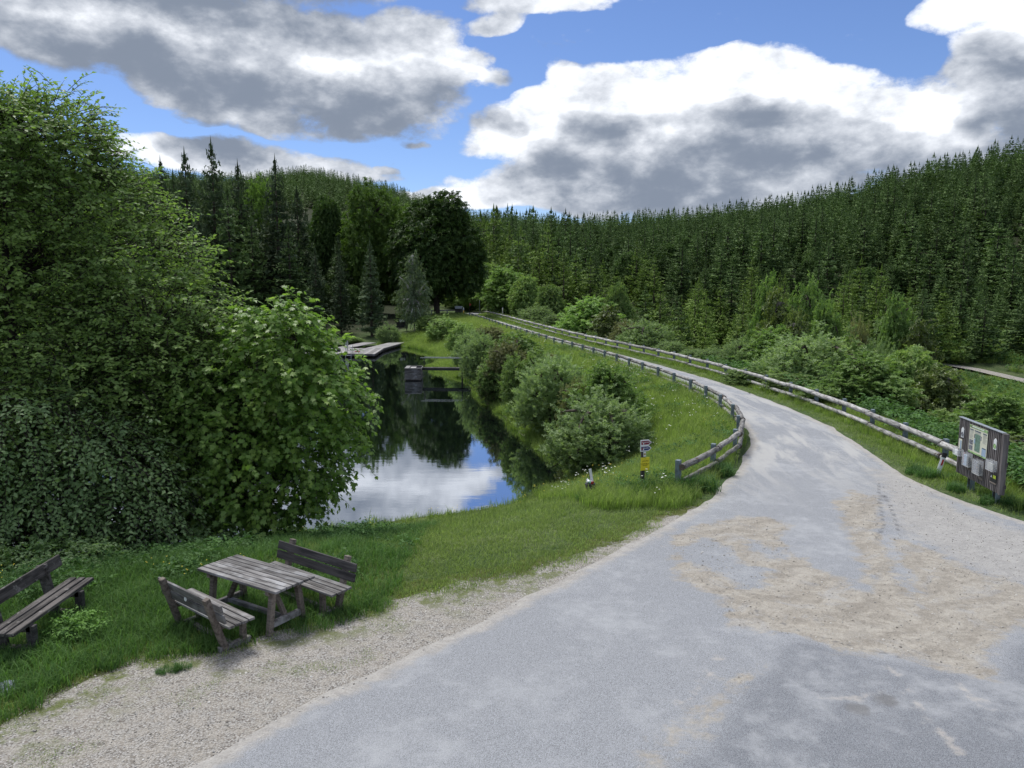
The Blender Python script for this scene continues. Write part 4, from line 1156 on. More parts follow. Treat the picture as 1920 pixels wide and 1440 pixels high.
def crown(seed, lobes, ntw, lpt, lsize, tw_len=.6, droop=.5, tpl=(LEAF_V, LEAF_F), inner=.25, out_up=.35, flat=.6, rough=.22, tmat=True, limb_from=None, nlimb=60, limb_r=.05, hang=0.0, top_tip=True, cut=None):
    """foliage sprays spread through a set of ellipsoid lobes; returns (leaf array, branch array)"""
    g_ = np.random.default_rng(seed)
    lobes = np.array(lobes, float); c = lobes[:, :3]; r = lobes[:, 3:6]
    w = (r[:, 0] * r[:, 2]) ** 1.0 + (r[:, 1] * r[:, 2]); w /= w.sum()
    A_ = []
    need = ntw
    while need > 0:
        k = g_.choice(len(lobes), need * 2, p=w)
        d = unit(g_.normal(size=(need * 2, 3)))
        rad = 1 - np.abs(g_.normal(0, inner, need * 2)); rad = np.clip(rad, .15, 1.0)
        # lumpy rim
        rad = rad * (1 + rough * np.sin(d[:, 0] * 5 + k * 1.7 + seed) * np.sin(d[:, 1] * 6 + k) + rough * .8 * np.sin(d[:, 2] * 9 + d[:, 0] * 7 + k * 2.3))
        p_ = c[k] + d * r[k] * rad[:, None]
        q = ((p_[:, None] - c[None]) / r[None]); dist = np.sqrt((q ** 2).sum(2)); dist[np.arange(len(k)), k] = 9
        keep = (dist.min(1) > .62) | (g_.random(len(k)) < .12)
        if cut is not None: keep &= cut(p_)
        p_ = p_[keep][:need]; d = d[keep][:need]; kk = k[keep][:need]
        A_.append(np.concatenate([p_, d * np.array([1, 1, 1.]), kk[:, None]], 1)); need -= len(p_)
    A_ = np.concatenate(A_)[:ntw]; p_ = A_[:, :3]; d = A_[:, 3:6]
    horiz = unit(d * np.array([1, 1, .35]) + g_.normal(0, .45, d.shape))
    td = unit(horiz + np.array([0, 0, out_up]) * (1 - hang) - np.array([0, 0, 1.1]) * hang)
    L = tw_len * g_.uniform(.55, 1.25, len(p_))
    t = (np.arange(lpt) + .6) / lpt
    along = p_[:, None] + td[:, None] * (t[None, :, None] * L[:, None, None]) - np.array([0, 0, 1.]) * (droop * (t ** 2))[None, :, None] * L[:, None, None]
    tang = unit(td[:, None] - np.array([0, 0, 2.]) * droop * t[None, :, None])
    side = unit(np.cross(tang, np.array([0, 0, 1.])) + 1e-4)
    sg = np.where(np.arange(lpt) % 2 == 0, 1, -1)[None, :, None]
    ld = unit(tang * .55 + side * sg * .85 + g_.normal(0, .30, along.shape))
    ld[:, -1] = tang[:, -1]
    nrm = unit(np.array([0, 0, 1.]) * flat + d[:, None] * (1 - flat) + g_.normal(0, .33, along.shape))
    sz = lsize * g_.uniform(.65, 1.2, along.shape[:2]); 
    pos = along + g_.normal(0, .12 * lsize, along.shape)
    V, F, k = stamp(tpl[0], tpl[1], pos.reshape(-1, 3), ld.reshape(-1, 3), nrm.reshape(-1, 3), sz.ravel())
    la = Arr(); rn = np.repeat(g_.random((len(p_), 1)) * .6 + g_.random((len(p_), lpt)) * .4, k)
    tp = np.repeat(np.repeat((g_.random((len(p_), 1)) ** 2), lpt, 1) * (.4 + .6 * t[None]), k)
    la.add(V, F, 0, rn, tp)
    ba = Arr()
    if tmat:
        e1 = along[:, -1]; md = along[:, lpt // 2]
        V, F = tubes(p_ - td * .1 * tw_len, md, np.full(len(p_), .010 * tw_len + .002), np.full(len(p_), .007 * tw_len + .0015)); ba.add(V, F)
        V, F = tubes(md, e1, np.full(len(p_), .007 * tw_len + .0015), np.full(len(p_), .002)); ba.add(V, F)
    if limb_from is not None:
        lf = np.array(limb_from, float)                 # nodes up the trunk: x y z radius
        ids = g_.choice(len(p_), min(nlimb, len(p_)), replace=False)
        for j in ids:
            e = p_[j]; below = lf[lf[:, 2] < e[2] + .2]
            src = (below if len(below) else lf[:1]); s_ = src[np.argmin(np.linalg.norm(src[:, :3] - e, axis=1) + np.abs(e[2] - src[:, 2] - .3 * np.linalg.norm(src[:, :2] - e[:2], axis=1)))]
            n_ = 5; tt_ = np.linspace(0, 1, n_)
            mid_ = (s_[:3] + e) / 2 + np.array([0, 0, .12 * np.linalg.norm(e - s_[:3])]) + g_.normal(0, .06 * np.linalg.norm(e - s_[:3]), 3)
            cv = ((1 - tt_) ** 2)[:, None] * s_[:3] + (2 * tt_ * (1 - tt_))[:, None] * mid_ + (tt_ ** 2)[:, None] * e
            rr = limb_r * g_.uniform(.5, 1.1) * (1 - .8 * tt_)
            V, F = tubes(cv[:-1], cv[1:], rr[:-1], rr[1:], 5); ba.add(V, F)
    return la, ba

def stems(nodes_list, n=8, jit=.06, seed=0):
    g_ = np.random.default_rng(seed); ar = Arr()
    for nodes in nodes_list:
        nd = np.array(nodes, float)
        cv = catmull(nd, .35)
        d = np.gradient(cv[:, :3], axis=0); d = unit(d)
        u = np.array([1., .01, 0]); a = unit(np.cross(d, u)); b = np.cross(d, a); th = np.arange(n) * 2 * np.pi / n
        rr = cv[:, 3:4] * (1 + jit * g_.normal(size=(len(cv), n)))
        V = cv[:, None, :3] + (a[:, None] * np.cos(th)[None, :, None] + b[:, None] * np.sin(th)[None, :, None]) * rr[..., None]
        i = np.arange(len(cv) * n).reshape(len(cv), n); j = np.roll(i, -1, 1)
        F = np.stack([i[:-1], j[:-1], j[1:], i[1:]], -1).reshape(-1, 4)
        ar.add(V.reshape(-1, 3), F)
    return ar

# leaf materials
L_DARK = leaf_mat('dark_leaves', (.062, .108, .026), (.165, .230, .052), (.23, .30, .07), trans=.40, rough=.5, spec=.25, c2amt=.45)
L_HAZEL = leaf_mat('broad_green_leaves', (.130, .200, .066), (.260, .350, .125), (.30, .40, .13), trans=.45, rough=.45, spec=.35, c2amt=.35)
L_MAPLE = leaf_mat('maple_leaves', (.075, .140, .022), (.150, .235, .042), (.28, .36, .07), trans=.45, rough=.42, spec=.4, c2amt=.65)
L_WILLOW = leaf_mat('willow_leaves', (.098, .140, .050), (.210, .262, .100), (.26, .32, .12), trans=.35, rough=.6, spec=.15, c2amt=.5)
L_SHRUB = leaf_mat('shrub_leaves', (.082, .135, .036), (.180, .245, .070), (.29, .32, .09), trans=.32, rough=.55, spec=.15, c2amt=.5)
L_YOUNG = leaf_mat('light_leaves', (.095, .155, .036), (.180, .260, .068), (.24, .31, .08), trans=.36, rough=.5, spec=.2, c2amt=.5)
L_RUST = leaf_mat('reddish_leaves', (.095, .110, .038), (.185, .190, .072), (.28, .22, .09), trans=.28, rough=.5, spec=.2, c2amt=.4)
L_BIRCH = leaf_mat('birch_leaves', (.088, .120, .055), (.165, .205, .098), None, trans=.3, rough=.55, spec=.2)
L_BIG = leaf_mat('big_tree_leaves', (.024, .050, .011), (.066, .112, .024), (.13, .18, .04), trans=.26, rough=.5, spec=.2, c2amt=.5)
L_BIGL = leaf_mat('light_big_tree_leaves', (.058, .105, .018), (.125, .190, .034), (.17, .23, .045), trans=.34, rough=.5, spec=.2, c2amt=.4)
L_SPR = leaf_mat('spruce_needles', (.028, .056, .019), (.072, .115, .034), (.125, .170, .045), trans=.10, rough=.7, spec=.1, c2amt=.85)
L_SPRY = leaf_mat('young_spruce_needles', (.040, .075, .018), (.085, .135, .030), (.18, .23, .045), trans=.18, rough=.7, spec=.1, c2amt=.9)
L_SPRG = leaf_mat('old_spruce_needles', (.028, .048, .022), (.062, .088, .036), (.10, .125, .05), trans=.08, rough=.7, spec=.1, c2amt=.7)

# ------------------------------------------------------------------ the three trees and bushes at the near left
def tree_thing(name, loc, label, cat, la, ba, st_, lm, bm_, group=None, leafname='crown'):
    t = empty(name, loc, 0, label, cat, group)
    tr_ = obj('trunk', st_.mesh('trunk', [bm_], True), t)
    if ba is not None and ba.V: obj('branches', ba.mesh('branches', [bm_]), t)
    obj(leafname, la.mesh(leafname, [lm]), t)
    return t
# big dark tree: tall crown falling away to the right
zg_ = z1(-12.6, 19.4)
bx, by = -12.8, 19.6
lob = [(.9, 0, 10.8, 1.7, 1.4, 1.3), (.1, -.2, 10.9, 1.5, 1.3, 1.2), (-.8, -.2, 11.2, 1.6, 1.4, 1.2), (1.5, 0, 10.2, 1.4, 1.3, 1.0), (.9, 0, 10.9, 1.9, 1.6, 1.5), (.4, .3, 10.2, 1.6, 1.5, 1.4), (.6, -.3, 11.3, 1.2, 1.2, 1.1), (-1.2, .2, 10.2, 1.7, 1.6, 1.4), (-1.4, 0, 10.9, 2.0, 1.8, 1.6), (1.9, .2, 9.5, 1.9, 1.8, 1.3), (0, -.4, 9.3, 2.4, 2.2, 1.6), (3.0, .3, 8.2, 1.9, 1.8, 1.2), (.9, -.5, 7.9, 2.2, 2.0, 1.3), (-2.5, 0, 8.6, 2.6, 2.4, 2.4), (3.6, 0, 6.9, 1.9, 1.9, 1.2), (.3, -1.4, 6.5, 2.8, 2.2, 1.6), (-2.8, -1.0, 5.8, 2.6, 2.6, 2.0),
       (4.3, -.4, 5.7, 1.7, 1.8, 1.2), (2.6, -1.4, 5.5, 2.0, 1.8, 1.2), (1.6, -1.8, 4.2, 2.4, 2.0, 1.4), (4.7, .1, 4.2, 1.5, 1.6, 1.2), (-1.2, -2.0, 3.4, 2.4, 2.0, 1.6), (.6, 2.0, 6.5, 2.5, 2.0, 2.5), (3.2, 1.6, 4.4, 2.0, 1.7, 1.6), (2.6, -1.2, 2.9, 2.1, 1.8, 1.3), (-4.5, 0, 7.0, 2.2, 2.2, 2.2)]
tn = [(0, 0, -.4, .26), (.05, .05, 1.5, .21), (-.05, .1, 3.4, .17), (.1, 0, 5.4, .13), (.0, .05, 7.8, .09), (.3, 0, 11.4, .02)]
tn2 = [(.5, -.2, -.4, .16), (1.1, -.3, 1.6, .13), (2.0, -.3, 3.2, .10), (2.9, -.2, 4.8, .06), (3.5, 0, 6.2, .02)]
tn3 = [(-.5, .1, -.4, .18), (-1.2, 0, 2, .15), (-2.0, 0, 4.4, .12), (-2.5, 0, 7, .07), (-2.6, 0, 9, .02)]
nodes = [n_ for s_ in (tn, tn2, tn3) for n_ in s_ if n_[2] > 1]
la, ba = crown(3, lob, 14000, 11, .125, .80, .30, inner=.12, rough=.18, limb_from=nodes, nlimb=420, limb_r=.035, flat=.48)
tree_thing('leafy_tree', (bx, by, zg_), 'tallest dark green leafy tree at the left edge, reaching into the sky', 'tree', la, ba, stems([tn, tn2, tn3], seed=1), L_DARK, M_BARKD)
# a second, finer-leaved one between it and the maple
zg2 = z1(-8.0, 19.8)
lob = [(0, 0, 4.9, 1.5, 1.4, 1.2), (-.9, .1, 5.4, 1.5, 1.3, 1.2), (.8, 0, 3.8, 1.3, 1.3, 1.2), (-.6, -.5, 3.6, 1.6, 1.3, 1.4), (.3, -.3, 2.4, 1.5, 1.2, 1.2), (-1.5, 0, 4.4, 1.4, 1.3, 1.3)]
tn = [(0, 0, -.4, .13), (.1, 0, 1.6, .11), (-.1, 0, 3.4, .07), (0, 0, 5.6, .02)]
la, ba = crown(8, lob, 7000, 10, .062, .42, .25, inner=.14, rough=.22, limb_from=[n_ for n_ in tn if n_[2] > .8], nlimb=140, limb_r=.02, flat=.5)
tree_thing('leafy_tree', (-8.15, 19.9, zg2), 'dark small-leaved tree squeezed between the tallest tree and the bright maple', 'tree', la, ba, stems([tn], seed=2), L_DARK, M_BARKD)
# the maple
mx_, my_ = -6.62, 19.3
zm = z1(mx_, my_)
lob = [(.95, 0, 5.6, .8, .8, .85), (.3, 0, 5.4, .9, .9, .8), (.85, 0, 4.9, 1.25, 1.2, 1.1), (.3, 0, 4.3, 1.7, 1.5, 1.3), (1.65, 0, 3.9, 1.2, 1.3, 1.3), (-.5, -.3, 3.2, 1.8, 1.5, 1.4), (1.25, -.2, 2.7, 1.25, 1.3, 1.0), (.3, -.6, 2.2, 1.8, 1.4, 1.2), (-1.4, -.4, 2.2, 1.3, 1.2, 1.2), (.55, -.3, 1.5, 1.2, 1.2, .8), (-.8, -.5, 1.3, 1.5, 1.1, .7), (-1.9, -.2, 1.3, 1.0, 1.0, .7), (-2.5, -.3, 2.5, 1.2, 1.1, 1.5), (-1.6, 0, 3.9, 1.2, 1.1, 1.2)]
sts = []
g2 = np.random.default_rng(5)
for k in range(9):
    a = k * .7; x = .16 * math.cos(a); y = .16 * math.sin(a); s_ = g2.uniform(.7, 1.1)
    sts.append([(x, y, -.4, .05), (x * 2.2, y * 2.2, 1.2, .042), (x * 4.5 * s_, y * 4.5 * s_, 3.0, .03), (x * 6.5 * s_ + .2, y * 6.5 * s_, 4.9 * s_ + .4, .010)])
la, ba = crown(21, lob, 3900, 6, .150, .50, .45, tpl=(MAPLE_V, MAPLE_F), inner=.15, rough=.26, limb_from=[n_ for s_ in sts for n_ in s_[1:]], nlimb=170, limb_r=.018, flat=.45, out_up=.1)
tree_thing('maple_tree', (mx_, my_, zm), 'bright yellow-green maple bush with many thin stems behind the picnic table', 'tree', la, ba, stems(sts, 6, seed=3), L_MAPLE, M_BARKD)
# hanging boughs of a broad-leaved bush in front, left
hx, hy = -10.6, 16.6
zh = z1(hx, hy)
lob = [(-.2, 0, 3.7, 1.5, 1.3, 1.0), (1.1, .3, 2.9, 1.5, 1.2, 1.0), (-1.6, 0, 3.2, 1.5, 1.3, 1.2), (.2, -.4, 1.9, 1.5, 1.1, 1.0), (2.0, .2, 1.8, 1.2, 1.1, .9), (-1.3, -.4, 1.4, 1.6, 1.1, 1.0), (1.2, -.2, .9, 1.3, 1.0, .7), (-2.8, 0, 2.2, 1.3, 1.2, 1.3), (-.2, -.5, .6, 1.5, .9, .6)]
sts = []
for k in range(8):
    a = k * .8 + .3; x = .15 * math.cos(a); y = .15 * math.sin(a)
    sts.append([(x, y, -.3, .045), (x * 3, y * 3, 1.2, .038), (x * 7, y * 5, 2.4, .025), (x * 11, y * 6, 3.3, .008)])
la, ba = crown(31, lob, 3000, 13, .115, .85, .55, inner=.13, rough=.2, limb_from=[n_ for s_ in sts for n_ in s_[1:]], nlimb=130, limb_r=.016, flat=.42, out_up=.0, hang=.25)
tree_thing('broadleaf_bush', (hx, hy, zh), 'mid-green bush with drooping oval-leaved boughs behind the old dark bench', 'bush', la, ba, stems(sts, 6, seed=4), L_HAZEL, M_BARKD)
# low brambles and undergrowth along the shore behind the picnic spot
for k, (x, y, rx, h, mt, lb_) in enumerate([(-8.9, 14.6, 1.0, .75, L_HAZEL, 'low dark bramble bush right behind the end of the old bench'), (-7.6, 17.6, 1.25, 1.2, L_HAZEL, 'low dark bush in the shade under the bright maple, left of its stems'), (-11.0, 14.2, 1.1, 1.2, L_DARK, 'low dark bush at the left edge behind the old bench backrest'),
                                    (-9.4, 17.9, 1.2, 1.3, L_DARK, 'shaded low bush between the drooping bush and the water')]):
    lob = [(0, 0, h * .45, rx, rx * .7, h * .55), (rx * .5, .1, h * .35, rx * .6, rx * .6, h * .45), (-rx * .5, -.1, h * .4, rx * .6, rx * .5, h * .4)]
    sts = [[(.05 * math.cos(a), .05 * math.sin(a), -.15, .014), (.3 * rx * math.cos(a), .3 * rx * math.sin(a), h * .5, .01), (.5 * rx * math.cos(a), .5 * rx * math.sin(a), h * .8, .004)] for a in (0, 1.3, 2.6, 3.9, 5.2)]
    la, ba = crown(40 + k, lob, 420, 8, .085, .35, .5, inner=.3, rough=.2, flat=.6)
    tree_thing('low_bush', (x, y, z1(x, y)), lb_, 'bush', la, None, stems(sts, 5, seed=5), mt, M_BARKD, leafname='foliage')
L_HERBP = leaf_mat('herb_patch_leaves', (.050, .105, .020), (.105, .185, .035), (.16, .24, .05), trans=.3, rough=.6, spec=.15, c2amt=.3)
# fresh green herbs beside the old bench
herb, _ = crown(51, [(0, 0, .12, .42, .34, .18)], 240, 7, .055, .20, .4, inner=.5, flat=.8, tmat=False)
tag(obj('leafy_herbs', herb.mesh('leafy_herbs', [L_HERBP]), None, (-6.62, 11.05, .0)), 'patch of bright green leafy herbs growing beside the old dark bench', kind='stuff')

# ------------------------------------------------------------------ bushes and trees seen farther off: a few kinds, each individual a copy
def kind_mesh(seed, lobes, ntw, lpt, ls, tl, lm, tpl=(CLUMP_V, CLUMP_F), trunk=None, bark=M_BARK, **kw):
    kw.setdefault('inner', .2)
    la, ba = crown(seed, lobes, ntw, lpt, ls, tl, kw.pop('droop', .3), tpl=tpl, tmat=False, limb_from=[n_ for s_ in trunk for n_ in s_[1:]], nlimb=kw.pop('nlimb', 45), limb_r=kw.pop('limb_r', .03), **kw)
    cm = la.mesh('crown', [lm]); t = stems(trunk, 7, seed=seed); 
    for V, F in zip(ba.V, ba.F): pass
    off = t.n
    for V, F in zip(ba.V, ba.F):
        t.V.append(V); t.mi.append(np.zeros(len(F))); t.rnd.append(np.full(len(V), .5)); t.tip.append(np.zeros(len(V)))
    k = 0
    for F in ba.F: t.F.append(F + off)
    return cm, t.mesh('trunk', [bark], True)
# unit kinds are 1 m high and 1 m across; scaled per individual
def multi(n, h, sp, r, seed=0):
    g_ = np.random.default_rng(seed)
    return [[(.03 * math.cos(a), .03 * math.sin(a), -.12, r), (sp * .4 * math.cos(a), sp * .4 * math.sin(a), h * .45, r * .7), (sp * math.cos(a), sp * math.sin(a), h, r * .25)] for a in [g_.uniform(0, .8) + i * 2 * math.pi / n for i in range(n)]]
KINDS = {}
wl = [(0, 0, .55, .34, .34, .42), (.22, .05, .42, .28, .26, .36), (-.22, -.05, .40, .28, .28, .36), (.05, .22, .40, .27, .26, .36), (-.03, -.22, .42, .27, .26, .36), (.33, -.1, .25, .18, .2, .24), (-.32, .1, .25, .2, .2, .24)]
sh = [(0, 0, .5, .38, .36, .38), (.25, .1, .55, .24, .24, .3), (-.26, .06, .45, .25, .24, .34), (.05, -.28, .38, .26, .22, .34), (.12, .2, .72, .2, .2, .22), (-.12, -.1, .74, .2, .2, .2), (.34, -.14, .28, .18, .18, .24)]
ml = [(0, 0, .80, .20, .20, .20), (0, 0, .60, .33, .33, .26), (.16, .1, .48, .30, .28, .26), (-.18, 0, .46, .28, .28, .28), (.02, -.2, .40, .28, .26, .26), (.24, -.1, .30, .24, .24, .2), (-.24, .12, .28, .24, .24, .2), (.1, .1, .93, .09, .09, .10)]
bg2 = [(0, 0, .72, .30, .30, .26), (.22, 0, .58, .27, .28, .24), (-.24, .05, .58, .27, .28, .24), (0, .24, .56, .28, .25, .25), (.03, -.24, .56, .28, .25, .25), (.30, -.1, .38, .2, .22, .18), (-.30, -.08, .36, .2, .22, .18), (.1, .28, .36, .22, .2, .18), (0, 0, .38, .3, .3, .2), (.05, -.3, .34, .22, .2, .17), (-.15, .1, .86, .18, .18, .14), (.14, -.08, .84, .18, .18, .14)]
br = [(.03, 0, .88, .13, .13, .11), (-.07, 0, .76, .20, .2, .10), (.12, .05, .66, .26, .24, .10), (-.16, .05, .55, .28, .26, .10), (.16, -.06, .45, .32, .30, .11), (-.18, -.1, .34, .32, .3, .10), (.10, .15, .26, .36, .32, .09), (-.05, 0, .17, .28, .26, .06), (0, 0, .97, .05, .05, .06)]
KINDS['willow_shrub'] = [kind_mesh(61, wl, 3400, 4, .032, .085, L_WILLOW, flat=.3, out_up=1.0, droop=.1, trunk=multi(7, .8, .22, .012, 1), rough=.34), kind_mesh(62, sh, 3400, 4, .032, .085, L_WILLOW, flat=.3, out_up=1.0, droop=.1, trunk=multi(7, .8, .22, .012, 2), rough=.34)]
KINDS['leafy_shrub'] = [kind_mesh(63, sh, 2800, 4, .038, .09, L_SHRUB, flat=.35, out_up=.7, trunk=multi(6, .8, .22, .012, 3), rough=.34), kind_mesh(64, wl, 2600, 4, .038, .09, L_SHRUB, flat=.35, out_up=.7, trunk=multi(6, .8, .2, .012, 4), rough=.34)]
KINDS['rusty_shrub'] = [kind_mesh(65, sh, 2600, 4, .036, .09, L_RUST, flat=.35, out_up=.7, trunk=multi(6, .8, .22, .012, 5), rough=.34)]
KINDS['young_maple'] = [kind_mesh(66, ml, 2300, 5, .042, .10, L_YOUNG, trunk=[[(0, 0, -.1, .022), (.01, 0, .4, .016), (0, .01, .92, .004)]], rough=.42), kind_mesh(67, [(x * .9, -y, z, a, b, c) for x, y, z, a, b, c in ml], 2300, 5, .042, .10, L_YOUNG, trunk=[[(0, 0, -.1, .02), (-.01, 0, .4, .015), (0, .01, .92, .004)]], rough=.42)]
KINDS['green_tree'] = [kind_mesh(68, bg2, 3000, 5, .038, .08, L_SHRUB, trunk=[[(0, 0, -.08, .03), (.01, 0, .3, .024), (0, 0, .8, .006)]], rough=.18)]
KINDS['light_tree'] = [kind_mesh(69, ml, 1000, 5, .055, .11, leaf_mat('yellowish_leaves', (.075, .10, .025), (.14, .165, .045), None, .3), trunk=[[(0, 0, -.1, .014), (.02, 0, .45, .011), (0, .01, .92, .003)]], bark=M_BARKG, rough=.3)]
KINDS['birch_tree'] = [kind_mesh(70, br, 1100, 4, .032, .09, L_BIRCH, trunk=[[(0, 0, -.05, .014), (.004, 0, .4, .010), (0, 0, .97, .002)]], bark=M_BIRCH, rough=.22, hang=.25, droop=.4)]
KINDS['big_dark_tree'] = [kind_mesh(71, bg2, 7800, 5, .027, .045, L_BIG, trunk=[[(0, 0, -.05, .035), (.01, 0, .25, .03), (0, 0, .8, .006)]], bark=M_BARKD, rough=.12, nlimb=80)]
KINDS['big_light_tree'] = [kind_mesh(72, bg2, 4000, 5, .028, .055, L_BIGL, trunk=[[(0, 0, -.05, .03), (.01, 0, .25, .026), (0, 0, .8, .006)]], bark=M_BARKD, rough=.24, nlimb=90, limb_r=.012)]
CATS = {'willow_shrub': 'shrub', 'leafy_shrub': 'shrub', 'rusty_shrub': 'shrub', 'young_maple': 'tree', 'green_tree': 'tree', 'light_tree': 'tree', 'birch_tree': 'tree', 'big_dark_tree': 'tree', 'big_light_tree': 'tree'}
TREE_PTS = []
def plant(kind, x, y, w, h, label, group=None, var=None, sink=.05):
    ks = KINDS[kind]; cm, tm = ks[random.randrange(len(ks)) if var is None else var % len(ks)]
    z = z1(x, y)
    t = empty(kind, (x, y, z - sink), random.uniform(0, 6.28), label, CATS[kind], group)
    t.scale = (w, w * random.uniform(.9, 1.1), h)
    obj('crown', cm, t); obj('trunk', tm, t)
    TREE_PTS.append((x, y, w * .35)); return t
def plant_px(kind, px, ytop, wpx, Y, label, group=None, var=None):
    x, zt = height_at(px, ytop, Y)
    h = max(.8, zt - z1(x, Y)); return plant(kind, x, Y, wpx * Y * 1.01 / FPX * (1.5 if kind in ('young_maple', 'light_tree') else .98), h * 1.04, label, group, var)
# on the pond side of the dam, from near to far
plant_px('willow_shrub', 1130, 742, 192.64, 28.9, 'grey-green willow shrub nearest the camera on the pond bank, beside the waste basket', 'shrubs on the pond bank of the dam', 0)
plant_px('young_maple', 1142, 692, 95.2, 31.9, 'shrub with yellow-green pointed top just behind the nearest willow on the bank', 'shrubs on the pond bank of the dam')
plant_px('willow_shrub', 1040, 672, 140, 36.9, 'grey-green willow shrub in the middle of the bank, above its dark neighbour', 'shrubs on the pond bank of the dam', 1)
plant_px('rusty_shrub', 1082, 712, 67.2, 32.9, 'brownish shrub between two willow shrubs on the bank', 'shrubs on the pond bank of the dam')
plant_px('leafy_shrub', 985, 668, 89.6, 41.4, 'leafy green shrub where the footbridge reaches the bank, nearer side', 'shrubs on the pond bank of the dam')
plant_px('rusty_shrub', 948, 640, 91.84, 47.4, 'reddish brown shrub rising over the landward end of the footbridge', 'shrubs on the pond bank of the dam')
plant_px('young_maple', 970, 632, 78.4, 50.4, 'light green shrub right behind the reddish one on the bank', 'shrubs on the pond bank of the dam')
plant_px('willow_shrub', 905, 630, 80.64, 55.4, 'pale willow shrub beside the far end of the footbridge', 'shrubs on the pond bank of the dam')
plant_px('willow_shrub', 882, 618, 69.44, 64, 'round willow shrub behind the footbridge, lighter than its neighbour', 'shrubs on the pond bank of the dam')
plant_px('leafy_shrub', 868, 608, 58.24, 73, 'dark green shrub on the far part of the bank', 'shrubs on the pond bank of the dam')
plant_px('rusty_shrub', 915, 612, 61.6, 69, 'brownish round shrub high on the far bank', 'shrubs on the pond bank of the dam')
plant_px('leafy_shrub', 836, 596, 69.44, 89, 'dark bush at the far corner of the pond below the kiosk', 'shrubs on the pond bank of the dam')
plant_px('leafy_shrub', 806, 592, 58.24, 98, 'dark bush at the foot of the big dark tree, right of the birch', 'shrubs on the pond bank of the dam')
plant_px('leafy_shrub', 930, 682, 70, 47, 'low dark shrub at the waterline beneath the reddish brown one', 'shrubs on the pond bank of the dam')
gb = np.random.default_rng(123)
for k in range(18):
    Y_ = gb.uniform(27, 84); i = int(np.argmin(np.abs(LF[:, 1] - Y_))); xs = np.interp(Y_, [27, 30, 34, 40, 46, 52, 60, 67, 84], [0, 1.9, 1.2, 0, -1, -2.3, -3.6, -6, -9])
    x = xs + gb.uniform(.8, 1.8) + gb.random() * .5 * (LF[i, 0] - xs); h = gb.uniform(.6, 1.3)
    kd = ['willow_shrub', 'leafy_shrub', 'leafy_shrub', 'rusty_shrub'][int(gb.integers(0, 4))]
    plant(kd, x, Y_, h * gb.uniform(1.0, 1.6), h, 'low ' + {'willow_shrub': 'pale willow', 'leafy_shrub': 'leafy green', 'rusty_shrub': 'brown-green'}[kd] + ' shrub filling a gap between the bank shrubs', 'low filling shrubs on the pond bank')
plant_px('willow_shrub', 728, 608, 44, 93.2, 'round willow bush between the two dock gangways', None, 0)
plant_px('leafy_shrub', 664, 636, 34, 93.5, 'small dark bush on the far shore behind the dock', None)
plant_px('birch_tree', 775, 481, 74, 100, 'slender birch with white trunk on the far shore before the big dark tree', None)
plant_px('big_dark_tree', 817, 374, 176, 117, 'huge round dark green tree behind the far end of the dam', None)
plant_px('big_light_tree', 700, 360, 128, 125, 'tall light green tree left of the huge round dark tree', None)
plant_px('big_dark_tree', 612, 378, 92, 130, 'dark broad tree left of the tall light green one', None)
plant_px('big_light_tree', 482, 350, 86, 128, 'light green tree between dark spruces at the left', None)
plant_px('big_light_tree', 752, 392, 92, 128, 'light green tree between the tall light one and the huge dark tree', None)
# beyond the dam road, far end
LISTED = [('green_tree', 1030, 540, 58, 112), ('green_tree', 985, 522, 62, 120), ('young_maple', 948, 508, 62, 126), ('green_tree', 915, 498, 70, 133), ('green_tree', 880, 500, 60, 136), ('willow_shrub', 1005, 574, 80, 106), ('willow_shrub', 1050, 590, 70, 96),
          ('green_tree', 1160, 540, 66, 92), ('young_maple', 1105, 566, 74, 88), ('willow_shrub', 1082, 582, 50, 90), ('light_tree', 1140, 580, 50, 84), ('willow_shrub', 1215, 600, 108, 66), ('rusty_shrub', 1172, 602, 60, 74), ('willow_shrub', 1255, 640, 60, 58),
          ('willow_shrub', 1330, 652, 78, 52), ('willow_shrub', 1395, 634, 88, 47), ('young_maple', 1450, 622, 80, 46), ('willow_shrub', 1520, 624, 190, 42), ('leafy_shrub', 1600, 640, 130, 41), ('green_tree', 1710, 660, 165, 38), ('young_maple', 1624, 672, 100, 33), ('light_tree', 1768, 700, 95, 35),
          ('young_maple', 1878, 745, 120, 28), ('light_tree', 1915, 820, 90, 24), ('leafy_shrub', 1780, 770, 100, 32), ('leafy_shrub', 1860, 790, 120, 31),
          ('young_maple', 1440, 540, 44, 74), ('young_maple', 1512, 548, 52, 68), ('light_tree', 1460, 560, 60, 70), ('young_maple', 1552, 580, 58, 64), ('rusty_shrub', 1612, 600, 64, 58), ('young_maple', 1684, 585, 60, 56), ('light_tree', 1725, 622, 66, 54), ('willow_shrub', 1650, 640, 90, 50), ('light_tree', 1490, 600, 60, 60),
          ('leafy_shrub', 1760, 745, 90, 44), ('leafy_shrub', 1830, 745, 100, 46), ('leafy_shrub', 1400, 690, 90, 40), ('leafy_shrub', 1480, 700, 100, 37), ('leafy_shrub', 1560, 735, 110, 33), ('willow_shrub', 1300, 655, 60, 53)]
by_g = {}
for kd, px_, yt, wp_, Y_ in LISTED:
    nm = {'green_tree': 'round green tree', 'young_maple': 'young maple', 'light_tree': 'yellowish young tree', 'willow_shrub': 'willow shrub', 'rusty_shrub': 'brownish shrub', 'leafy_shrub': 'dark leafy shrub'}[kd]
    where = 'at the far dam end' if Y_ > 82 else ('below the fence at mid dam' if px_ < 1420 and Y_ > 39 else ('at the foot of the spruce hill' if Y_ > 49 else ('behind the notice board' if px_ > 1750 else 'on the slope below the right-hand fence')))
    by_g.setdefault((nm, where), []).append((px_, kd, yt, wp_, Y_))
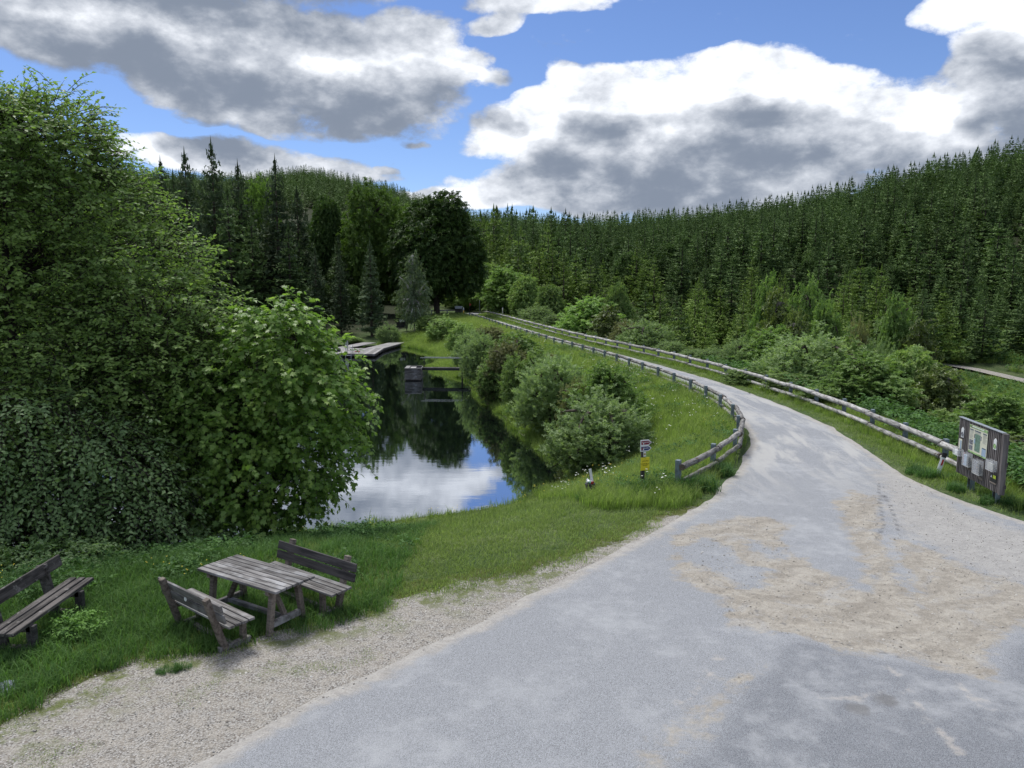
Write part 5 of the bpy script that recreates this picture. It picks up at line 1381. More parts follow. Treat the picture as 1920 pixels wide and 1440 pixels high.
ORD = ['first', 'second', 'third', 'fourth', 'fifth', 'sixth', 'seventh', 'eighth', 'ninth']
for (nm, where), its in by_g.items():
    its.sort()
    for q_, (px_, kd, yt, wp_, Y_) in enumerate(its):
        lb = nm + ' ' + where if len(its) == 1 else ORD[q_] + ' from the left of the ' + nm + 's ' + where
        if len(its) > 1 and q_ == len(its) - 1: lb = 'rightmost of the ' + nm + 's ' + where
        plant_px(kd, px_, yt, wp_, Y_, lb, nm + 's ' + where)
# low filling shrubs on the valley side slope
g3 = np.random.default_rng(77)
cnt = 0
for k in range(600):
    s_ = g3.uniform(20, 112); i = int(np.argmin(np.abs(RF[:, 1] - s_))); off_ = g3.uniform(3.2, 30)
    x, y = RF[i, 0] + off_, RF[i, 1] + g3.uniform(-2, 2)
    if math.degrees(math.atan2(x, y)) > 27.5 and math.hypot(x, y) > 38 and g3.random() < .93: continue
    if math.degrees(math.atan2(x, y)) > 37 or line_d(np.array([[x, y]]), VR)[0] < 9 and x > 38 : continue
    if any((x - a) ** 2 + (y - b) ** 2 < (1.1 + c_) ** 2 for a, b, c_ in TREE_PTS): continue
    if math.hypot(x, y) > np.interp(math.degrees(math.atan2(x, y)), _az, _r0) - 2: continue
    kd = g3.choice(['willow_shrub', 'leafy_shrub', 'leafy_shrub', 'light_tree', 'rusty_shrub', 'young_maple'])
    h = g3.uniform(1.6, 3.2) if off_ > 7 else g3.uniform(.9, 1.6)
    nm = {'young_maple': 'young maple', 'light_tree': 'yellowish young tree', 'willow_shrub': 'willow shrub', 'rusty_shrub': 'brownish shrub', 'leafy_shrub': 'dark leafy shrub'}[kd]
    plant(kd, x, y, h * g3.uniform(.9, 1.5), h, 'low ' + nm + ' on the valley side of the dam', 'low ' + nm + 's on the valley side of the dam')
    cnt += 1
    if cnt > 105: break

# ------------------------------------------------------------------ spruces
def spruce(seed, h, rad, whorls, per, tw, sparse=0.0, base=.02, lowdead=0.0, droop=.25, pw=.85):
    """one spruce h metres high: whorls of flat sprays with side twigs, and hanging fringes"""
    g_ = np.random.default_rng(seed); P0, YD, NN, SZ, TP = [], [], [], [], []
    V_all, F_all, tp_all, rn_all, n = [], [], [], [], 0
    bpos0, bpos1, br0 = [], [], []
    for w in range(whorls):
        t = (w + g_.uniform(-.3, .3)) / whorls; t = min(max(t, 0), .995)
        z = h * (base + (1 - base) * t ** 0.92)
        L0 = rad * (1 - t) ** pw * (1 if t > .12 else .82 + 1.5 * t) + .012 * rad
        np_ = max(4, int(per * (1 - .45 * t)))
        a0 = g_.uniform(0, 6.28)
        for b in range(np_):
            if g_.random() < sparse: continue
            a = a0 + b * 2 * math.pi / np_ + g_.uniform(-.25, .25)
            L = L0 * g_.uniform(.68, 1.18)
            up = .12 * t - droop * (1 - t) + g_.uniform(-.08, .08)
            hd = np.array([math.cos(a), math.sin(a), 0]); sd_ = np.array([-math.sin(a), math.cos(a), 0])
            def pt(s): return np.array([0, 0, z + g_.uniform(-.02, .02)]) + hd * L * s + np.array([0, 0, 1]) * L * (up * s + .26 * s * s * (1 - t * .8))
            base_ = pt(.12); tip_ = pt(1.0)
            bpos0.append(pt(0)); bpos1.append(pt(.75)); br0.append(.012 * h * .1 + .004 * L)
            for k in range(tw):
                s = .16 + .84 * (k / tw); q = pt(s); wd = L * .40 * (1 - s) ** .7 + .06 * L
                for sg in (-1, 1):
                    d = hd * .75 + sd_ * sg * 1.0 + np.array([0, 0, -.16 + g_.uniform(-.12, .10)])
                    e = q + unit(d) * wd * g_.uniform(.7, 1.2); q2 = pt(min(1, s + .84 / tw * 1.15))
                    V_all += [q, q2, e]; F_all.append((n, n + 1, n + 2)); tp_all += [.15, .25, 1.0]; n += 3
                if k % 2 == 0:
                    e = q + np.array([0, 0, -1]) * L * g_.uniform(.10, .20) + hd * L * .08
                    V_all += [q, pt(min(1, s + .2)), e]; F_all.append((n, n + 1, n + 2)); tp_all += [0, .1, .3]; n += 3
            V_all += [pt(.8) + sd_ * L * .05, pt(.8) - sd_ * L * .05, tip_ + hd * L * .08]; F_all.append((n, n + 1, n + 2)); tp_all += [.5, .5, 1]; n += 3
            rn_all += [g_.random()] * (n - len(rn_all))
    for q_ in range(3):
        a = q_ * 2.1; V_all += [np.array([.05 * rad * math.cos(a), .05 * rad * math.sin(a), h * .93]), np.array([-.05 * rad * math.cos(a), -.05 * rad * math.sin(a), h * .93]), np.array([0, 0, h * 1.04])]; F_all.append((n, n + 1, n + 2)); tp_all += [.4, .4, 1]; n += 3; rn_all += [.5] * 3
    ar = Arr(); ar.add(np.array(V_all), np.array(F_all), 0, np.array(rn_all), np.array(tp_all))
    tr = stems([[(0, 0, -.06 * h, .016 * h), (0, 0, .3 * h, .012 * h), (0, 0, .98 * h, .001 * h)]], 6, .03, seed)
    V, F = tubes(np.array(bpos0), np.array(bpos1), np.array(br0), np.array(br0) * .3, 3); tr.add(V, F)
    return ar, tr
SP = {'hill': [], 'young': [], 'old': []}
for k, (sd_, rr, wh, pr_, tw_) in enumerate([(1, .24, 20, 8, 5), (2, .28, 18, 8, 5), (3, .21, 21, 8, 5), (4, .31, 19, 8, 5)]):
    a, t_ = spruce(100 + sd_, 1.0, rr * 1.12, wh, pr_, tw_); SP['hill'].append((a.mesh('crown', [L_SPR]), t_.mesh('trunk', [M_BARKD], True)))
for sd_, rr in ((5, .30), (6, .34), (7, .26)):
    a, t_ = spruce(100 + sd_, 1.0, rr, 17, 8, 5, sparse=.06, droop=.1); SP['young'].append((a.mesh('crown', [L_SPRY]), t_.mesh('trunk', [M_BARK], True)))
for sd_, rr in ((8, .21), (9, .18), (10, .24)):
    a, t_ = spruce(100 + sd_, 1.0, rr, 32, 8, 5, sparse=.08, base=.08, droop=.34, pw=.75); SP['old'].append((a.mesh('crown', [L_SPRG]), t_.mesh('trunk', [M_BARK], True)))
low = []
for sd_, rr in ((11, .21), (12, .25), (13, .18)):
    a, t_ = spruce(100 + sd_, 1.0, rr, 16, 7, 2); 
    ar = Arr(); ar.V, ar.F, ar.mi, ar.n, ar.rnd, ar.tip = a.V, a.F, a.mi, a.n, a.rnd, a.tip
    low.append(ar.mesh('spruce_far', [L_SPR]))

cand = []            # x, y, height, kind
gf = np.random.default_rng(99)
def az_r(x, y): return np.degrees(np.arctan2(x, y)), np.hypot(x, y)
def jgrid(x0, x1, y0, y1, s):
    gx_, gy_ = np.meshgrid(np.arange(x0, x1, s), np.arange(y0, y1, s)); gx_ = gx_ + gf.uniform(-.42, .42, gx_.shape) * s; gy_ = gy_ + gf.uniform(-.42, .42, gy_.shape) * s
    return gx_.ravel(), gy_.ravel()
# the plantation on the right-hand hill and the valley end
X, Y = jgrid(-60, 330, 60, 480, 3.9); a, r = az_r(X, Y); r0 = np.interp(a, _az, _r0); r1 = np.interp(a, _az, _r1)
k_ = (a > -4.5) & (a < 41) & (r > r0 - 1.0) & (r < r1 + 25) & (gf.random(len(X)) < .93) & (r < 260)
k_ &= ~((a > 27.0) & (r < r0 + 24))
h_ = (4.6 + 7.4 * gf.random(len(X)) ** 1.2) * (1 + .45 * sstep(10, -2, a)) * (.9 + .25 * sstep(100, 200, r))
h_ = np.where(r < r0 + 14, h_ * gf.uniform(.45, .85, len(X)), h_)
yng = (r < r0 + 44 + 20 * gf.random(len(X))) & (a < 30)
for x, y, h, yg in zip(X[k_], Y[k_], h_[k_], yng[k_]): cand.append((x, y, h, 'young' if yg and gf.random() < .8 else 'hill'))
X, Y = jgrid(-60, 420, 150, 500, 5.2); a, r = az_r(X, Y); r1 = np.interp(a, _az, _r1)
k_ = (a > -5) & (a < 40) & (r >= 260) & (r < r1 + 40)
for x, y in zip(X[k_], Y[k_]): cand.append((x, y, gf.uniform(9, 15), 'hill'))
# behind the far end of the dam
X, Y = jgrid(-60, 20, 130, 200, 5.0); a, r = az_r(X, Y)
k_ = (a > -12) & (a < 2) & (r > 150)
for x, y in zip(X[k_], Y[k_]): cand.append((x, y, gf.uniform(9, 14), 'hill'))
# the tall dark wood beyond the pond
X, Y = jgrid(-120, -20, 95, 165, 4.6); a, r = az_r(X, Y)
k_ = (a < -11) & (a > -40) & (r > 118) & (r < 175)
zt_ = CAMZ + np.tan(R(1) * np.interp(a, [-40, -33, -22, -18, -14, -11], [9.0, 8.5, 7.2, 6.4, 5.0, 4.2])) * r
for x, y, zt in zip(X[k_], Y[k_], zt_[k_]):
    if min([9e9] + [(x - p_[0]) ** 2 + (y - p_[1]) ** 2 - (p_[2] * 1.5) ** 2 for p_ in TREE_PTS if p_[1] > 100]) < 4: continue
    h = (zt - z1(x, y)) * gf.uniform(.68, .98); cand.append((x, y, h, 'old' if gf.random() < .5 else 'hill'))
# the far hill on the left
X, Y = jgrid(-700, 10, 330, 950, 8.5); a, r = az_r(X, Y); r1 = np.interp(a, _az, _r1)
k_ = (a > -36) & (a < -3) & (r < r1 + 30) & (r > 420)
for x, y in zip(X[k_], Y[k_]): cand.append((x, y, gf.uniform(11, 17), 'hill'))
C_ = np.array([(c_[0], c_[1], c_[2]) for c_ in cand]); kinds_ = [c_[3] for c_ in cand]
zc = zland(C_[:, 0], C_[:, 1])
# tall marked trees, read off the photograph: px, top y, distance
MARK = [(345, 284, 112, 'old'), (395, 266, 108, 'old'), (445, 306, 114, 'old'), (515, 297, 110, 'old'), (556, 352, 116, 'old'), (425, 345, 104, 'hill'), (590, 462, 103, 'old'), (636, 474, 102, 'old'), (693, 450, 98.5, 'old'), (540, 420, 106, 'hill'), (470, 400, 107, 'hill'), (370, 380, 105, 'old'), (300, 300, 110, 'old'), (757, 520, 110, 'hill'), (870, 470, 142, 'hill')]
FORE_LABELS = {'old': ('tall thin-branched spruce in the dark wood beyond the pond', 'tall spruces beyond the pond'), 'hill': ('dark green spruce of the plantation beyond the dam', 'dark spruces of the plantation'), 'young': ('fresh light green young spruce at the foot of the hill', 'light young spruces at the foot of the hill')}
ML = ['spruce with broken top nearest the left tree crown', 'tallest spruce against the white cloud at the left', 'dark spruce between the two tallest ones on the left skyline', 'spruce with ragged dark top standing alone against the far hill', 'spruce left of the broad dark tree beyond the pond', None, 'shorter spruce with pale trunk above the left end of the dock', 'brownish spruce behind the dock, between two pale-trunked ones', 'spruce with bare pale trunk standing at the far shore beside the round willow bush', None, None, None, None, None, None]
def spruce_thing(x, y, z, h, kind, label, group, wide=1.0):
    cm, tm = SP[kind][random.randrange(len(SP[kind]))]
    t = empty('spruce_tree', (x, y, z - .1), random.uniform(0, 6.28), label, 'spruce', group)
    t.scale = (h * wide, h * wide, h); obj('crown', cm, t); obj('trunk', tm, t); return t
for i, (px_, yt, Y_, kd) in enumerate(MARK):
    x, zt = height_at(px_, yt, Y_); z = z1(x, Y_)
    if ML[i]: spruce_thing(x, Y_, z, zt - z, kd, ML[i], None, 1.0)
    else: spruce_thing(x, Y_, z, zt - z, kd, *FORE_LABELS[kd])
nmark = len(MARK)
# the 300 that show largest in the photograph are things of their own, the rest one mass
a, r = az_r(C_[:, 0], C_[:, 1])
vis = C_[:, 2] / r * np.where((a > -31) & (a < 33.2), 1, 0)
# a tree hides those straight behind it when the ground does not lift them into view
order = np.argsort(-vis); chosen = []
elt = (zc + C_[:, 2] - CAMZ) / r
hid = np.zeros(len(C_), bool)
binsA = np.round(a / .35).astype(int)
for b_ in np.unique(binsA):
    ids = np.where(np.abs(binsA - b_) <= 0)[0]; ids = ids[np.argsort(r[ids])]
    top = -9
    for j in ids:
        if elt[j] < top + .004: hid[j] = True
        top = max(top, elt[j] - .006)
left_zone = (a < -16)
for j in order:
    if vis[j] <= 0: break
    if hid[j]: continue
    if a[j] < -13 and elt[j] < .02: continue
    if kinds_[j] == 'old' or a[j] < -11:
        if a[j] < -23.5 : continue
        if not (elt[j] > np.tan(R(np.interp(a[j], [-23, -18, -12], [4.5, 3.0, 1.2])))): continue
    chosen.append(j)
    if len(chosen) >= 300 - nmark: break
cs = set(chosen)
for j in chosen:
    spruce_thing(C_[j, 0], C_[j, 1], zc[j], C_[j, 2], kinds_[j], *FORE_LABELS[kinds_[j]], wide=random.uniform(.9, 1.15))
rest = np.array([j for j in range(len(C_)) if j not in cs])

# ------------------------------------------------------------------ what nobody could count: scattered with instances
def scatter(name, pts, rot, scl, idx, meshes, label):
    cl = bpy.data.collections.new(name + '_kinds')
    for i, me in enumerate(meshes):
        o_ = bpy.data.objects.new('%s_kind_%02d' % (name, i), me); cl.objects.link(o_)
    me = bpy.data.meshes.new(name); me.vertices.add(len(pts)); me.vertices.foreach_set('co', np.asarray(pts, np.float32).ravel())
    a_ = me.attributes.new('rot', 'FLOAT_VECTOR', 'POINT'); a_.data.foreach_set('vector', np.asarray(rot, np.float32).ravel())
    scl = np.asarray(scl, np.float32); scl = np.repeat(scl[:, None], 3, 1) if scl.ndim == 1 else scl
    a_ = me.attributes.new('scl', 'FLOAT_VECTOR', 'POINT'); a_.data.foreach_set('vector', scl.ravel())
    a_ = me.attributes.new('idx', 'INT', 'POINT'); a_.data.foreach_set('value', np.asarray(idx, np.int32))
    o_ = obj(name, me); tag(o_, label, kind='stuff')
    ng = bpy.data.node_groups.new(name, 'GeometryNodeTree')
    ng.interface.new_socket('Geometry', in_out='INPUT', socket_type='NodeSocketGeometry'); ng.interface.new_socket('Geometry', in_out='OUTPUT', socket_type='NodeSocketGeometry')
    N_ = ng.nodes; a1 = N_.new('NodeGroupInput'); a2 = N_.new('NodeGroupOutput')
    ci = N_.new('GeometryNodeCollectionInfo'); ci.inputs['Collection'].default_value = cl; ci.inputs['Separate Children'].default_value = True; ci.inputs['Reset Children'].default_value = True
    ip = N_.new('GeometryNodeInstanceOnPoints'); ip.inputs['Pick Instance'].default_value = True
    def at_(nm, ty):
        q = N_.new('GeometryNodeInputNamedAttribute'); q.data_type = ty; q.inputs['Name'].default_value = nm; return q.outputs[0]
    lk = ng.links.new
    lk(a1.outputs[0], ip.inputs['Points']); lk(ci.outputs[0], ip.inputs['Instance']); lk(at_('idx', 'INT'), ip.inputs['Instance Index'])
    lk(at_('rot', 'FLOAT_VECTOR'), ip.inputs['Rotation']); lk(at_('scl', 'FLOAT_VECTOR'), ip.inputs['Scale']); lk(ip.outputs[0], a2.inputs[0])
    md = o_.modifiers.new('scatter', 'NODES'); md.node_group = ng
    return o_
n = len(rest); near = r[rest] < 300
kk = np.array([kinds_[j] for j in rest])
pool = [s_[0] for s_ in SP['hill']] + [s_[0] for s_ in SP['young']] + [s_[0] for s_ in SP['old']] + low
ix = np.where(kk == 'young', 4 + gf.integers(0, 3, n), np.where(kk == 'old', 7 + gf.integers(0, 3, n), gf.integers(0, 4, n)))
ix = np.where(near, ix, 10 + gf.integers(0, 3, n))
sz_ = np.stack([C_[rest, 2] * gf.uniform(.85, 1.2, n) * np.where(near, 1, 1.15)] * 2 + [C_[rest, 2]], 1)
scatter('spruce_forest', np.column_stack([C_[rest, 0], C_[rest, 1], zc[rest] - .1]), np.column_stack([gf.normal(0, .02, n), gf.normal(0, .02, n), gf.uniform(0, 6.28, n)]), sz_, ix, pool, 'dense dark spruce forest covering the hills behind the nearer trees')
# scattered round-crowned trees in the forest
pts = []
for k in range(34):
    a_ = gf.uniform(-3, 36); r_ = gf.uniform(130, 320); pts.append((r_ * math.sin(R(a_)), r_ * math.cos(R(a_))))
for k in range(45):
    a_ = gf.uniform(-27, -10); r_ = gf.uniform(116, 140); pts.append((r_ * math.sin(R(a_)), r_ * math.cos(R(a_))))
pts = np.array(pts); aa, rr_ = az_r(pts[:, 0], pts[:, 1])
kp = (rr_ > np.interp(aa, _az, _r0) + 45) | (aa < -9)
pts = pts[kp]; rr_ = rr_[kp]; aa = aa[kp]; n = len(pts); zz_ = zland(pts[:, 0], pts[:, 1]); hh = np.where(aa < -9, gf.uniform(4, 7, n), gf.uniform(5, 9, n))
scatter('forest_underwood', np.column_stack([pts, zz_ - .3]), np.column_stack([np.zeros(n), np.zeros(n), gf.uniform(0, 6.28, n)]), np.stack([hh * .7, hh * .7, hh], 1), gf.integers(0, 2, n), [KINDS['big_dark_tree'][0][0], KINDS['big_dark_tree'][0][0]], 'leafy underwood scattered between the spruces')

# ------------------------------------------------------------------ grass, flowers, stones
def tuft(seed, n, h, spread, w, lean=.5, seg=2):
    g_ = np.random.default_rng(seed)
    a = g_.uniform(0, 6.28, n); rr = spread * np.sqrt(g_.random(n)); b = np.stack([rr * np.cos(a), rr * np.sin(a), np.full(n, -.02)], 1)
    hh = h * g_.uniform(.45, 1.1, n); th = g_.uniform(0, 6.28, n); ln = lean * g_.uniform(.2, 1.2, n)
    out_ = np.stack([np.cos(th), np.sin(th), np.zeros(n)], 1); sd_ = np.stack([-np.sin(th), np.cos(th), np.zeros(n)], 1)
    up_ = np.array([0, 0, 1.])
    m1 = b + up_ * (hh * .55)[:, None] + out_ * (hh * ln * .25)[:, None]; tp_ = b + up_ * (hh * (1 - .25 * ln))[:, None] + out_ * (hh * ln * .8)[:, None]
    ww = (w * g_.uniform(.6, 1.2, n))[:, None]
    V = np.stack([b - sd_ * ww, b + sd_ * ww, m1 + sd_ * ww * .8, m1 - sd_ * ww * .8, tp_], 1).reshape(-1, 3)
    i = (np.arange(n) * 5)[:, None]
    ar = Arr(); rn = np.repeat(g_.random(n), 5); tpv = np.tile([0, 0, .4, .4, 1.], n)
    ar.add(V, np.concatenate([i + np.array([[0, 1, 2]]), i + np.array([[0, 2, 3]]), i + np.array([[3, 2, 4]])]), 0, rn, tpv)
    return ar
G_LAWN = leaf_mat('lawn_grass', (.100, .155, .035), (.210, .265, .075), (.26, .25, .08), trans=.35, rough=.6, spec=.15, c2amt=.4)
G_SHADE = leaf_mat('shade_grass', (.042, .096, .018), (.095, .165, .036), (.11, .17, .05), trans=.35, rough=.6, spec=.15, c2amt=.3)  # darker green than the lawn, with tree shade put into the colour
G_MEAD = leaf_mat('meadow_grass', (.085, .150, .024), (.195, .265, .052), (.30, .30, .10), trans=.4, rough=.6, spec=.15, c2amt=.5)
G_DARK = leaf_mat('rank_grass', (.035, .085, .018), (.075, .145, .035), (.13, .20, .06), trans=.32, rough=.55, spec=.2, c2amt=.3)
def on_land(n, samp, dens):
    pass
def gpoints(box_, n, f):
    X = gf.uniform(box_[0], box_[1], n); Y = gf.uniform(box_[2], box_[3], n); Q = np.stack([X, Y], 1)
    k = f(Q); return Q[k]
def do_scatter(name, Q, meshes, smin, smax, label, tilt=.06, grow=0.0, hmul=None):
    n = len(Q); z = zland(Q[:, 0], Q[:, 1]); s = gf.uniform(smin, smax, n) * (1 + grow * Q[:, 1]); 
    s3 = np.stack([s, s, s * (hmul if hmul is not None else 1)], 1)
    return scatter(name, np.column_stack([Q, z]), np.column_stack([gf.normal(0, tilt, n), gf.normal(0, tilt, n), gf.uniform(0, 6.28, n)]), s3, gf.integers(0, len(meshes), n), meshes, label)
inR = lambda Q: poly_sd(Q, ROAD); inG = lambda Q: poly_sd(Q, GRAVEL); inW = lambda Q: poly_sd(Q, POND)
dLF = lambda Q: line_d(Q, LF[::4]); dRF = lambda Q: line_d(Q, RF[::4])
def noi(Q, s, o=0): return fbm(Q[:, 0] * s + o, Q[:, 1] * s + o, 3)
# short mown lawn
f = lambda Q: (inR(Q) < -.12 + .25 * noi(Q, .9)) & (inG(Q) < .0 + 1.0 * noi(Q, .8, 4)) & (inW(Q) < .05) & (np.hypot(Q[:, 0], Q[:, 1]) < 40)
Q = gpoints((-14, 6, 8, 31), 26000, lambda Q: f(Q) & ((dLF(Q) > .9) | (Q[:, 1] < 19)) & (gf.random(len(Q)) < np.clip(1.25 - Q[:, 1] / 34, .35, 1)))
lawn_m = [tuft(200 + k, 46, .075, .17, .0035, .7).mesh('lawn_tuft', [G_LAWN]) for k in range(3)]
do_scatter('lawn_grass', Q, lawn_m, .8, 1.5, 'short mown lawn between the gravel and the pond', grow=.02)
# longer grass round the picnic spot, tree shade painted into its colour
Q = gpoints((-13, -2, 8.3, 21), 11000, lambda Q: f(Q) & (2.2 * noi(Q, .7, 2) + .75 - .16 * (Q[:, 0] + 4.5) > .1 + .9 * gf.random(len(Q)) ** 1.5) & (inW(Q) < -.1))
do_scatter('shade_grass', Q, [tuft(210 + k, 34, .26, .15, .0050, 1.0).mesh('shade_tuft', [G_SHADE]) for k in range(3)], .6, 1.3, 'longer grass round the benches, coloured dark for tree shade')
# patches of moss and weeds in the gravel
Q = gpoints((-8, 3, 7, 17), 30000, lambda Q: (inG(Q) > -.7) & (inG(Q) < 1.5) & (inR(Q) < -.2) & (noi(Q, 1.5, 9) > -.02 + .10 * np.clip(inG(Q), 0, 2)))
do_scatter('gravel_weeds', Q, [tuft(220 + k, 30, .04, .10, .0035, 1.0).mesh('weed_tuft', [G_LAWN]) for k in range(2)], .6, 1.3, 'flat tufts of moss and grass growing in the gravel')
# tall meadow on the pond side slope of the dam
Q = gpoints((-12, 9, 17.5, 120), 90000, lambda Q: (Q[:, 0] > np.interp(Q[:, 1], [17, 22, 28, 34], [2.0, 1.2, 1.0, -20])) & (Q[:, 0] < np.interp(Q[:, 1], LF[:, 1], LF[:, 0]) + .75) & (inR(Q) < -.30) & (inW(Q) < -.15) & (gf.random(len(Q)) < np.clip(26 / Q[:, 1], .12, 1)))
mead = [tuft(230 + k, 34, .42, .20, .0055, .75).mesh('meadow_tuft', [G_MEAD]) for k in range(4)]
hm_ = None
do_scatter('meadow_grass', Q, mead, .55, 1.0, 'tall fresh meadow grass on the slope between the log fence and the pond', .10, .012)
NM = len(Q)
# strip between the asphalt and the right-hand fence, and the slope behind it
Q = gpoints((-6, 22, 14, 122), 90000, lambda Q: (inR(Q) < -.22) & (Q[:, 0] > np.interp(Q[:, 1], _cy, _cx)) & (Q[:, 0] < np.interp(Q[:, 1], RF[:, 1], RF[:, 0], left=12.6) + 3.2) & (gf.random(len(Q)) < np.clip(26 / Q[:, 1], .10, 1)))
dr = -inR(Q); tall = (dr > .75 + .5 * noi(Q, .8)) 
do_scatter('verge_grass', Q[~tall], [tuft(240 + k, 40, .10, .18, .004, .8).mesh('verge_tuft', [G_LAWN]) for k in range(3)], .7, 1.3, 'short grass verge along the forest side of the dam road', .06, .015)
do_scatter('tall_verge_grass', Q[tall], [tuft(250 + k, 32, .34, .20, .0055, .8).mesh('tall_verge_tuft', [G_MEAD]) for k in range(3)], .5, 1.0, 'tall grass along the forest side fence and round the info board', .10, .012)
# dark rank tussocks at the fence foot and by the signs
sp_ = [(4.35, 18.95, 1.3), (4.7, 19.1, 1.3), (5.0, 19.5, 1.0), (5.75, 20.8, 1.2), (5.9, 21.1, .9), (3.3, 19.0, 1.2), (3.0, 19.15, 1.0), (3.6, 19.1, .9), (11.4, 20.4, .9), (11.15, 20.8, .9), (11.8, 20.2, .8), (11.5, 18.0, .8), (11.8, 17.7, .9), (11.3, 19.0, .8), (12.2, 17.3, .9), (1.9, 19.2, .7), (-4.55, 9.95, .35), (-4.75, 9.9, .3)]
Q = []; S_ = []
for x, y, s in sp_:
    for k in range(7): Q.append((x + gf.normal(0, .14 * s), y + gf.normal(0, .12 * s))); S_.append(s)
Q = np.array(Q); n = len(Q)
scatter('rank_tussocks', np.column_stack([Q, zland(Q[:, 0], Q[:, 1])]), np.column_stack([gf.normal(0, .2, n), gf.normal(0, .2, n), gf.uniform(0, 6, n)]), np.array(S_) * gf.uniform(.7, 1.1, n), gf.integers(0, 2, n), [tuft(260 + k, 60, .42, .16, .007, 1.1).mesh('tussock', [G_DARK]) for k in range(2)], 'dark rank grass tussocks at the feet of the fence and signs')
# reeds and long grass along the shore
Q = gpoints((-16, 3, 18, 110), 60000, lambda Q: (np.abs(inW(Q) + .12) < .38 + .5 * (Q[:, 1] > 60)) & (Q[:, 1] > 18.5) & (noi(Q, .35, 3) > -.05) & ((Q[:, 1] > 27) | (gf.random(len(Q)) < .25)))
Q = np.vstack([Q, gpoints((-14, -4, 86, 98), 1500, lambda Q: (inW(Q) < .1))])
do_scatter('shore_grass', Q, [tuft(270 + k, 26, .40, .16, .006, .7).mesh('shore_tuft', [G_MEAD]) for k in range(2)], .45, 1.1, 'long grass and sedge fringing the water', .12, .006)
# broad-leaved herbs among the grass
def herbm(seed, lm, r_=.16, h=.12, n=14, ls=.07):
    a_, _ = crown(seed, [(0, 0, h * .5, r_, r_, h * .5)], n, 4, ls, .10, .4, inner=.5, flat=.75, tmat=False); return a_.mesh('herb', [lm])
L_HERB = leaf_mat('herb_leaves', (.036, .080, .020), (.080, .145, .036), (.13, .20, .06), trans=.3, rough=.6, spec=.12, c2amt=.4)
Q = gpoints((-13, 9, 8.6, 60), 20000, lambda Q: (inR(Q) < -.5) & (inG(Q) < -.35) & (inW(Q) < -.3) & (Q[:, 0] < np.interp(Q[:, 1], LF[:, 1], LF[:, 0], left=3.6)) & (noi(Q, .6, 60) > .08) & ((Q[:, 1] > 19) & (Q[:, 0] > 1.5) | (Q[:, 1] > 30) | (noi(Q, .5, 2) + .55 - .16 * (Q[:, 0] + 4.5) > .35)))
do_scatter('meadow_herbs', Q, [herbm(600, L_HERB), herbm(601, L_HERB, .2, .22, 18, .06), herbm(602, L_HERB, .14, .3, 16, .05)], .6, 1.3, 'broad-leaved herbs growing among the grass', .1, .012)
Q = gpoints((12.8, 30, 16, 75), 16000, lambda Q: (Q[:, 0] > np.interp(Q[:, 1], RF[:, 1], RF[:, 0]) + .6) & (noi(Q, .6, 70) > -.03))
do_scatter('slope_herbs', Q, [herbm(603, L_HERB, .3, .4, 24, .09), herbm(604, L_HERB, .3, .5, 24, .08)], .7, 1.5, 'herbs and young growth covering the slope behind the right-hand fence', .1, .01)
Q = gpoints((36, 80, 55, 108), 12000, lambda Q: (line_d(Q, VR) > 1.8) & (noi(Q, .15, 15) > -.2))
do_scatter('valley_grass', Q, mead + [herbm(605, L_HERB, .4, .4, 24, .10)], 1.2, 2.4, 'rough grass and herbs on the valley floor beside the gravel road', .1)
# flowers
def flower(seed, petals, col, h, cl):
    g_ = np.random.default_rng(seed); ar = Arr()
    for j in range(cl):
        x, y = g_.normal(0, .09, 2); hh = h * g_.uniform(.7, 1.15); c_ = np.array([x, y, hh]); n_ = petals; rr = .010 if n_ < 9 else .017
        V = [c_] + [c_ + np.array([math.cos(t) * rr * 1.0, math.sin(t) * rr, .004 * (-1) ** i]) for i, t in enumerate(np.arange(n_) * 6.2832 / n_)]
        ar.add(np.array(V), np.array([(0, i + 1, (i + 1) % n_ + 1) for i in range(n_)]), 0)
        V, F = tubes(np.array([[x * .4, y * .4, 0]]), np.array([c_]), np.array([.0025]), np.array([.0015])); ar.add(V, F, 1)
    return ar.mesh('flower', [col, G_MEAD])
F_W = plain('white_petals', (.62, .64, .58), .7, 0, .05); F_Y = plain('yellow_petals', (.68, .52, .03), .6, 0, .05)
Q = gpoints((-6, 9, 17.5, 75), 2600, lambda Q: (Q[:, 0] > np.interp(Q[:, 1], [17, 22, 28, 34], [1.0, .2, .2, -20])) & (Q[:, 0] < np.interp(Q[:, 1], LF[:, 1], LF[:, 0])) & (inW(Q) < -.8) & (inR(Q) < -.5) & (noi(Q, .45, 20) > .02) & (gf.random(len(Q)) < .42))
do_scatter('white_wildflowers', Q, [flower(300, 10, F_W, .50, 4), flower(301, 10, F_W, .42, 3)], .8, 1.3, 'small white wildflowers standing in the meadow slope', .1, .01)
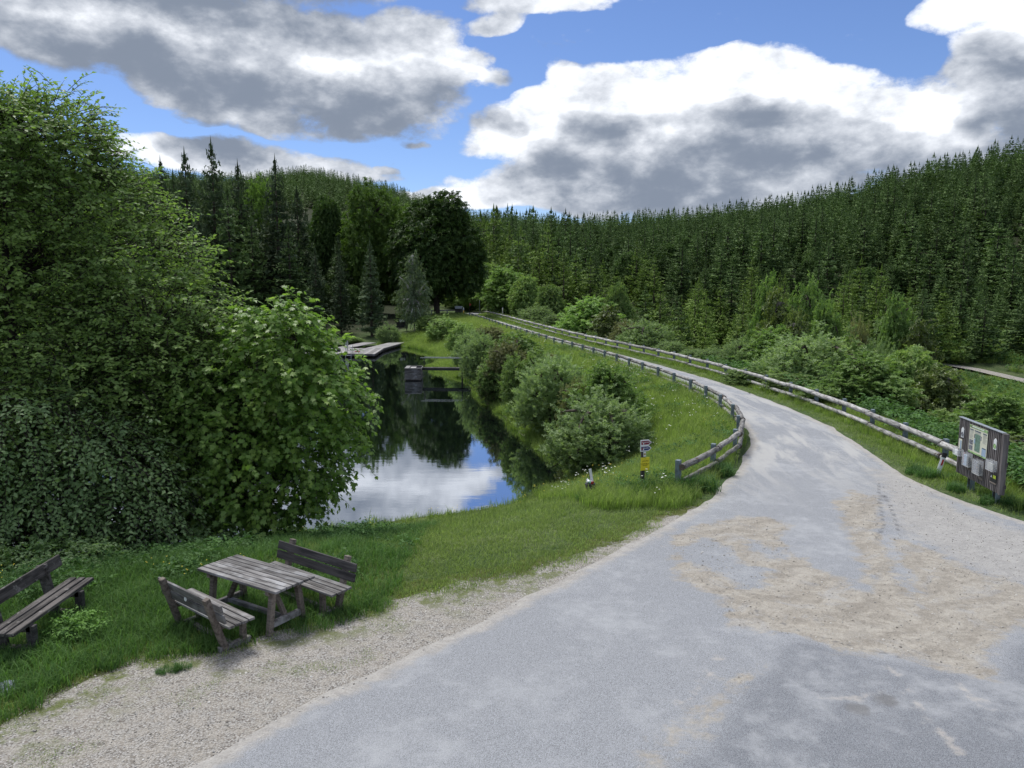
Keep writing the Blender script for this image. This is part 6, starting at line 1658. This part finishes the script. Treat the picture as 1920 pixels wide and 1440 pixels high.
Q2 = gpoints((-9, 9, 12.5, 70), 3600, lambda Q: (Q[:, 0] < np.interp(Q[:, 1], LF[:, 1], LF[:, 0], left=2)) & (inW(Q) < -.5) & (inR(Q) < -.5) & (inG(Q) < -1.0) & (noi(Q, .4, 40) > .09) & (gf.random(len(Q)) < .6))
do_scatter('yellow_wildflowers', Q2, [flower(302, 6, F_Y, .36, 4), flower(303, 6, F_Y, .30, 3)], .8, 1.2, 'small yellow buttercups dotted through the meadow and grass', .1, .008)
# loose stones
def pebble(seed):
    bm = bmesh.new(); bmesh.ops.create_icosphere(bm, subdivisions=1, radius=1.0); g_ = random.Random(seed)
    for v in bm.verts: v.co *= g_.uniform(.75, 1.2); v.co.z *= .55
    me = bpy.data.meshes.new('pebble'); bm.to_mesh(me); bm.free(); me.materials.append(M_PEB); return me
M_PEB, N, p, o = material('pebbles')
oi = N.n('ShaderNodeObjectInfo'); N.put(p.inputs['Base Color'], N.mix(oi.outputs['Random'], (.16, .145, .125), (.58, .56, .52))); p.inputs['Roughness'].default_value = .85
Q = gpoints((-8, 3, 7, 17), 14000, lambda Q: (inG(Q) > -.1) & (inR(Q) < .05))
Qs = gpoints((2, 14, 9, 20), 9000, lambda Q: (np.max([poly_sd(Q, a) for a in SAND + [PALE]], 0) > .05) & (inR(Q) > .05))
Qs = np.vstack([Q, Qs]); n = len(Qs)
scatter('loose_stones', np.column_stack([Qs, np.where(inR(Qs) > 0, .010, .006)]), gf.uniform(0, 6.28, (n, 3)) * np.array([.1, .1, 1]), np.abs(gf.normal(0, .0065, n)) + .004, gf.integers(0, 3, n), [pebble(k) for k in range(3)], 'loose pale stones lying on the gravel and the washed-out sand')
# lettering becomes plain meshes
dg = bpy.context.evaluated_depsgraph_get()
for o_ in [q for q in bpy.data.objects if q.type == 'FONT']:
    me = bpy.data.meshes.new_from_object(o_.evaluated_get(dg)); par = o_.parent
    n_ = bpy.data.objects.new('letters', me); COL.objects.link(n_); n_.parent = par; n_.location = o_.location; n_.rotation_euler = o_.rotation_euler
    bpy.data.objects.remove(o_)
print('instances', NM, len(rest), 'tris', sum(len(m_.polygons) for m_ in bpy.data.meshes))
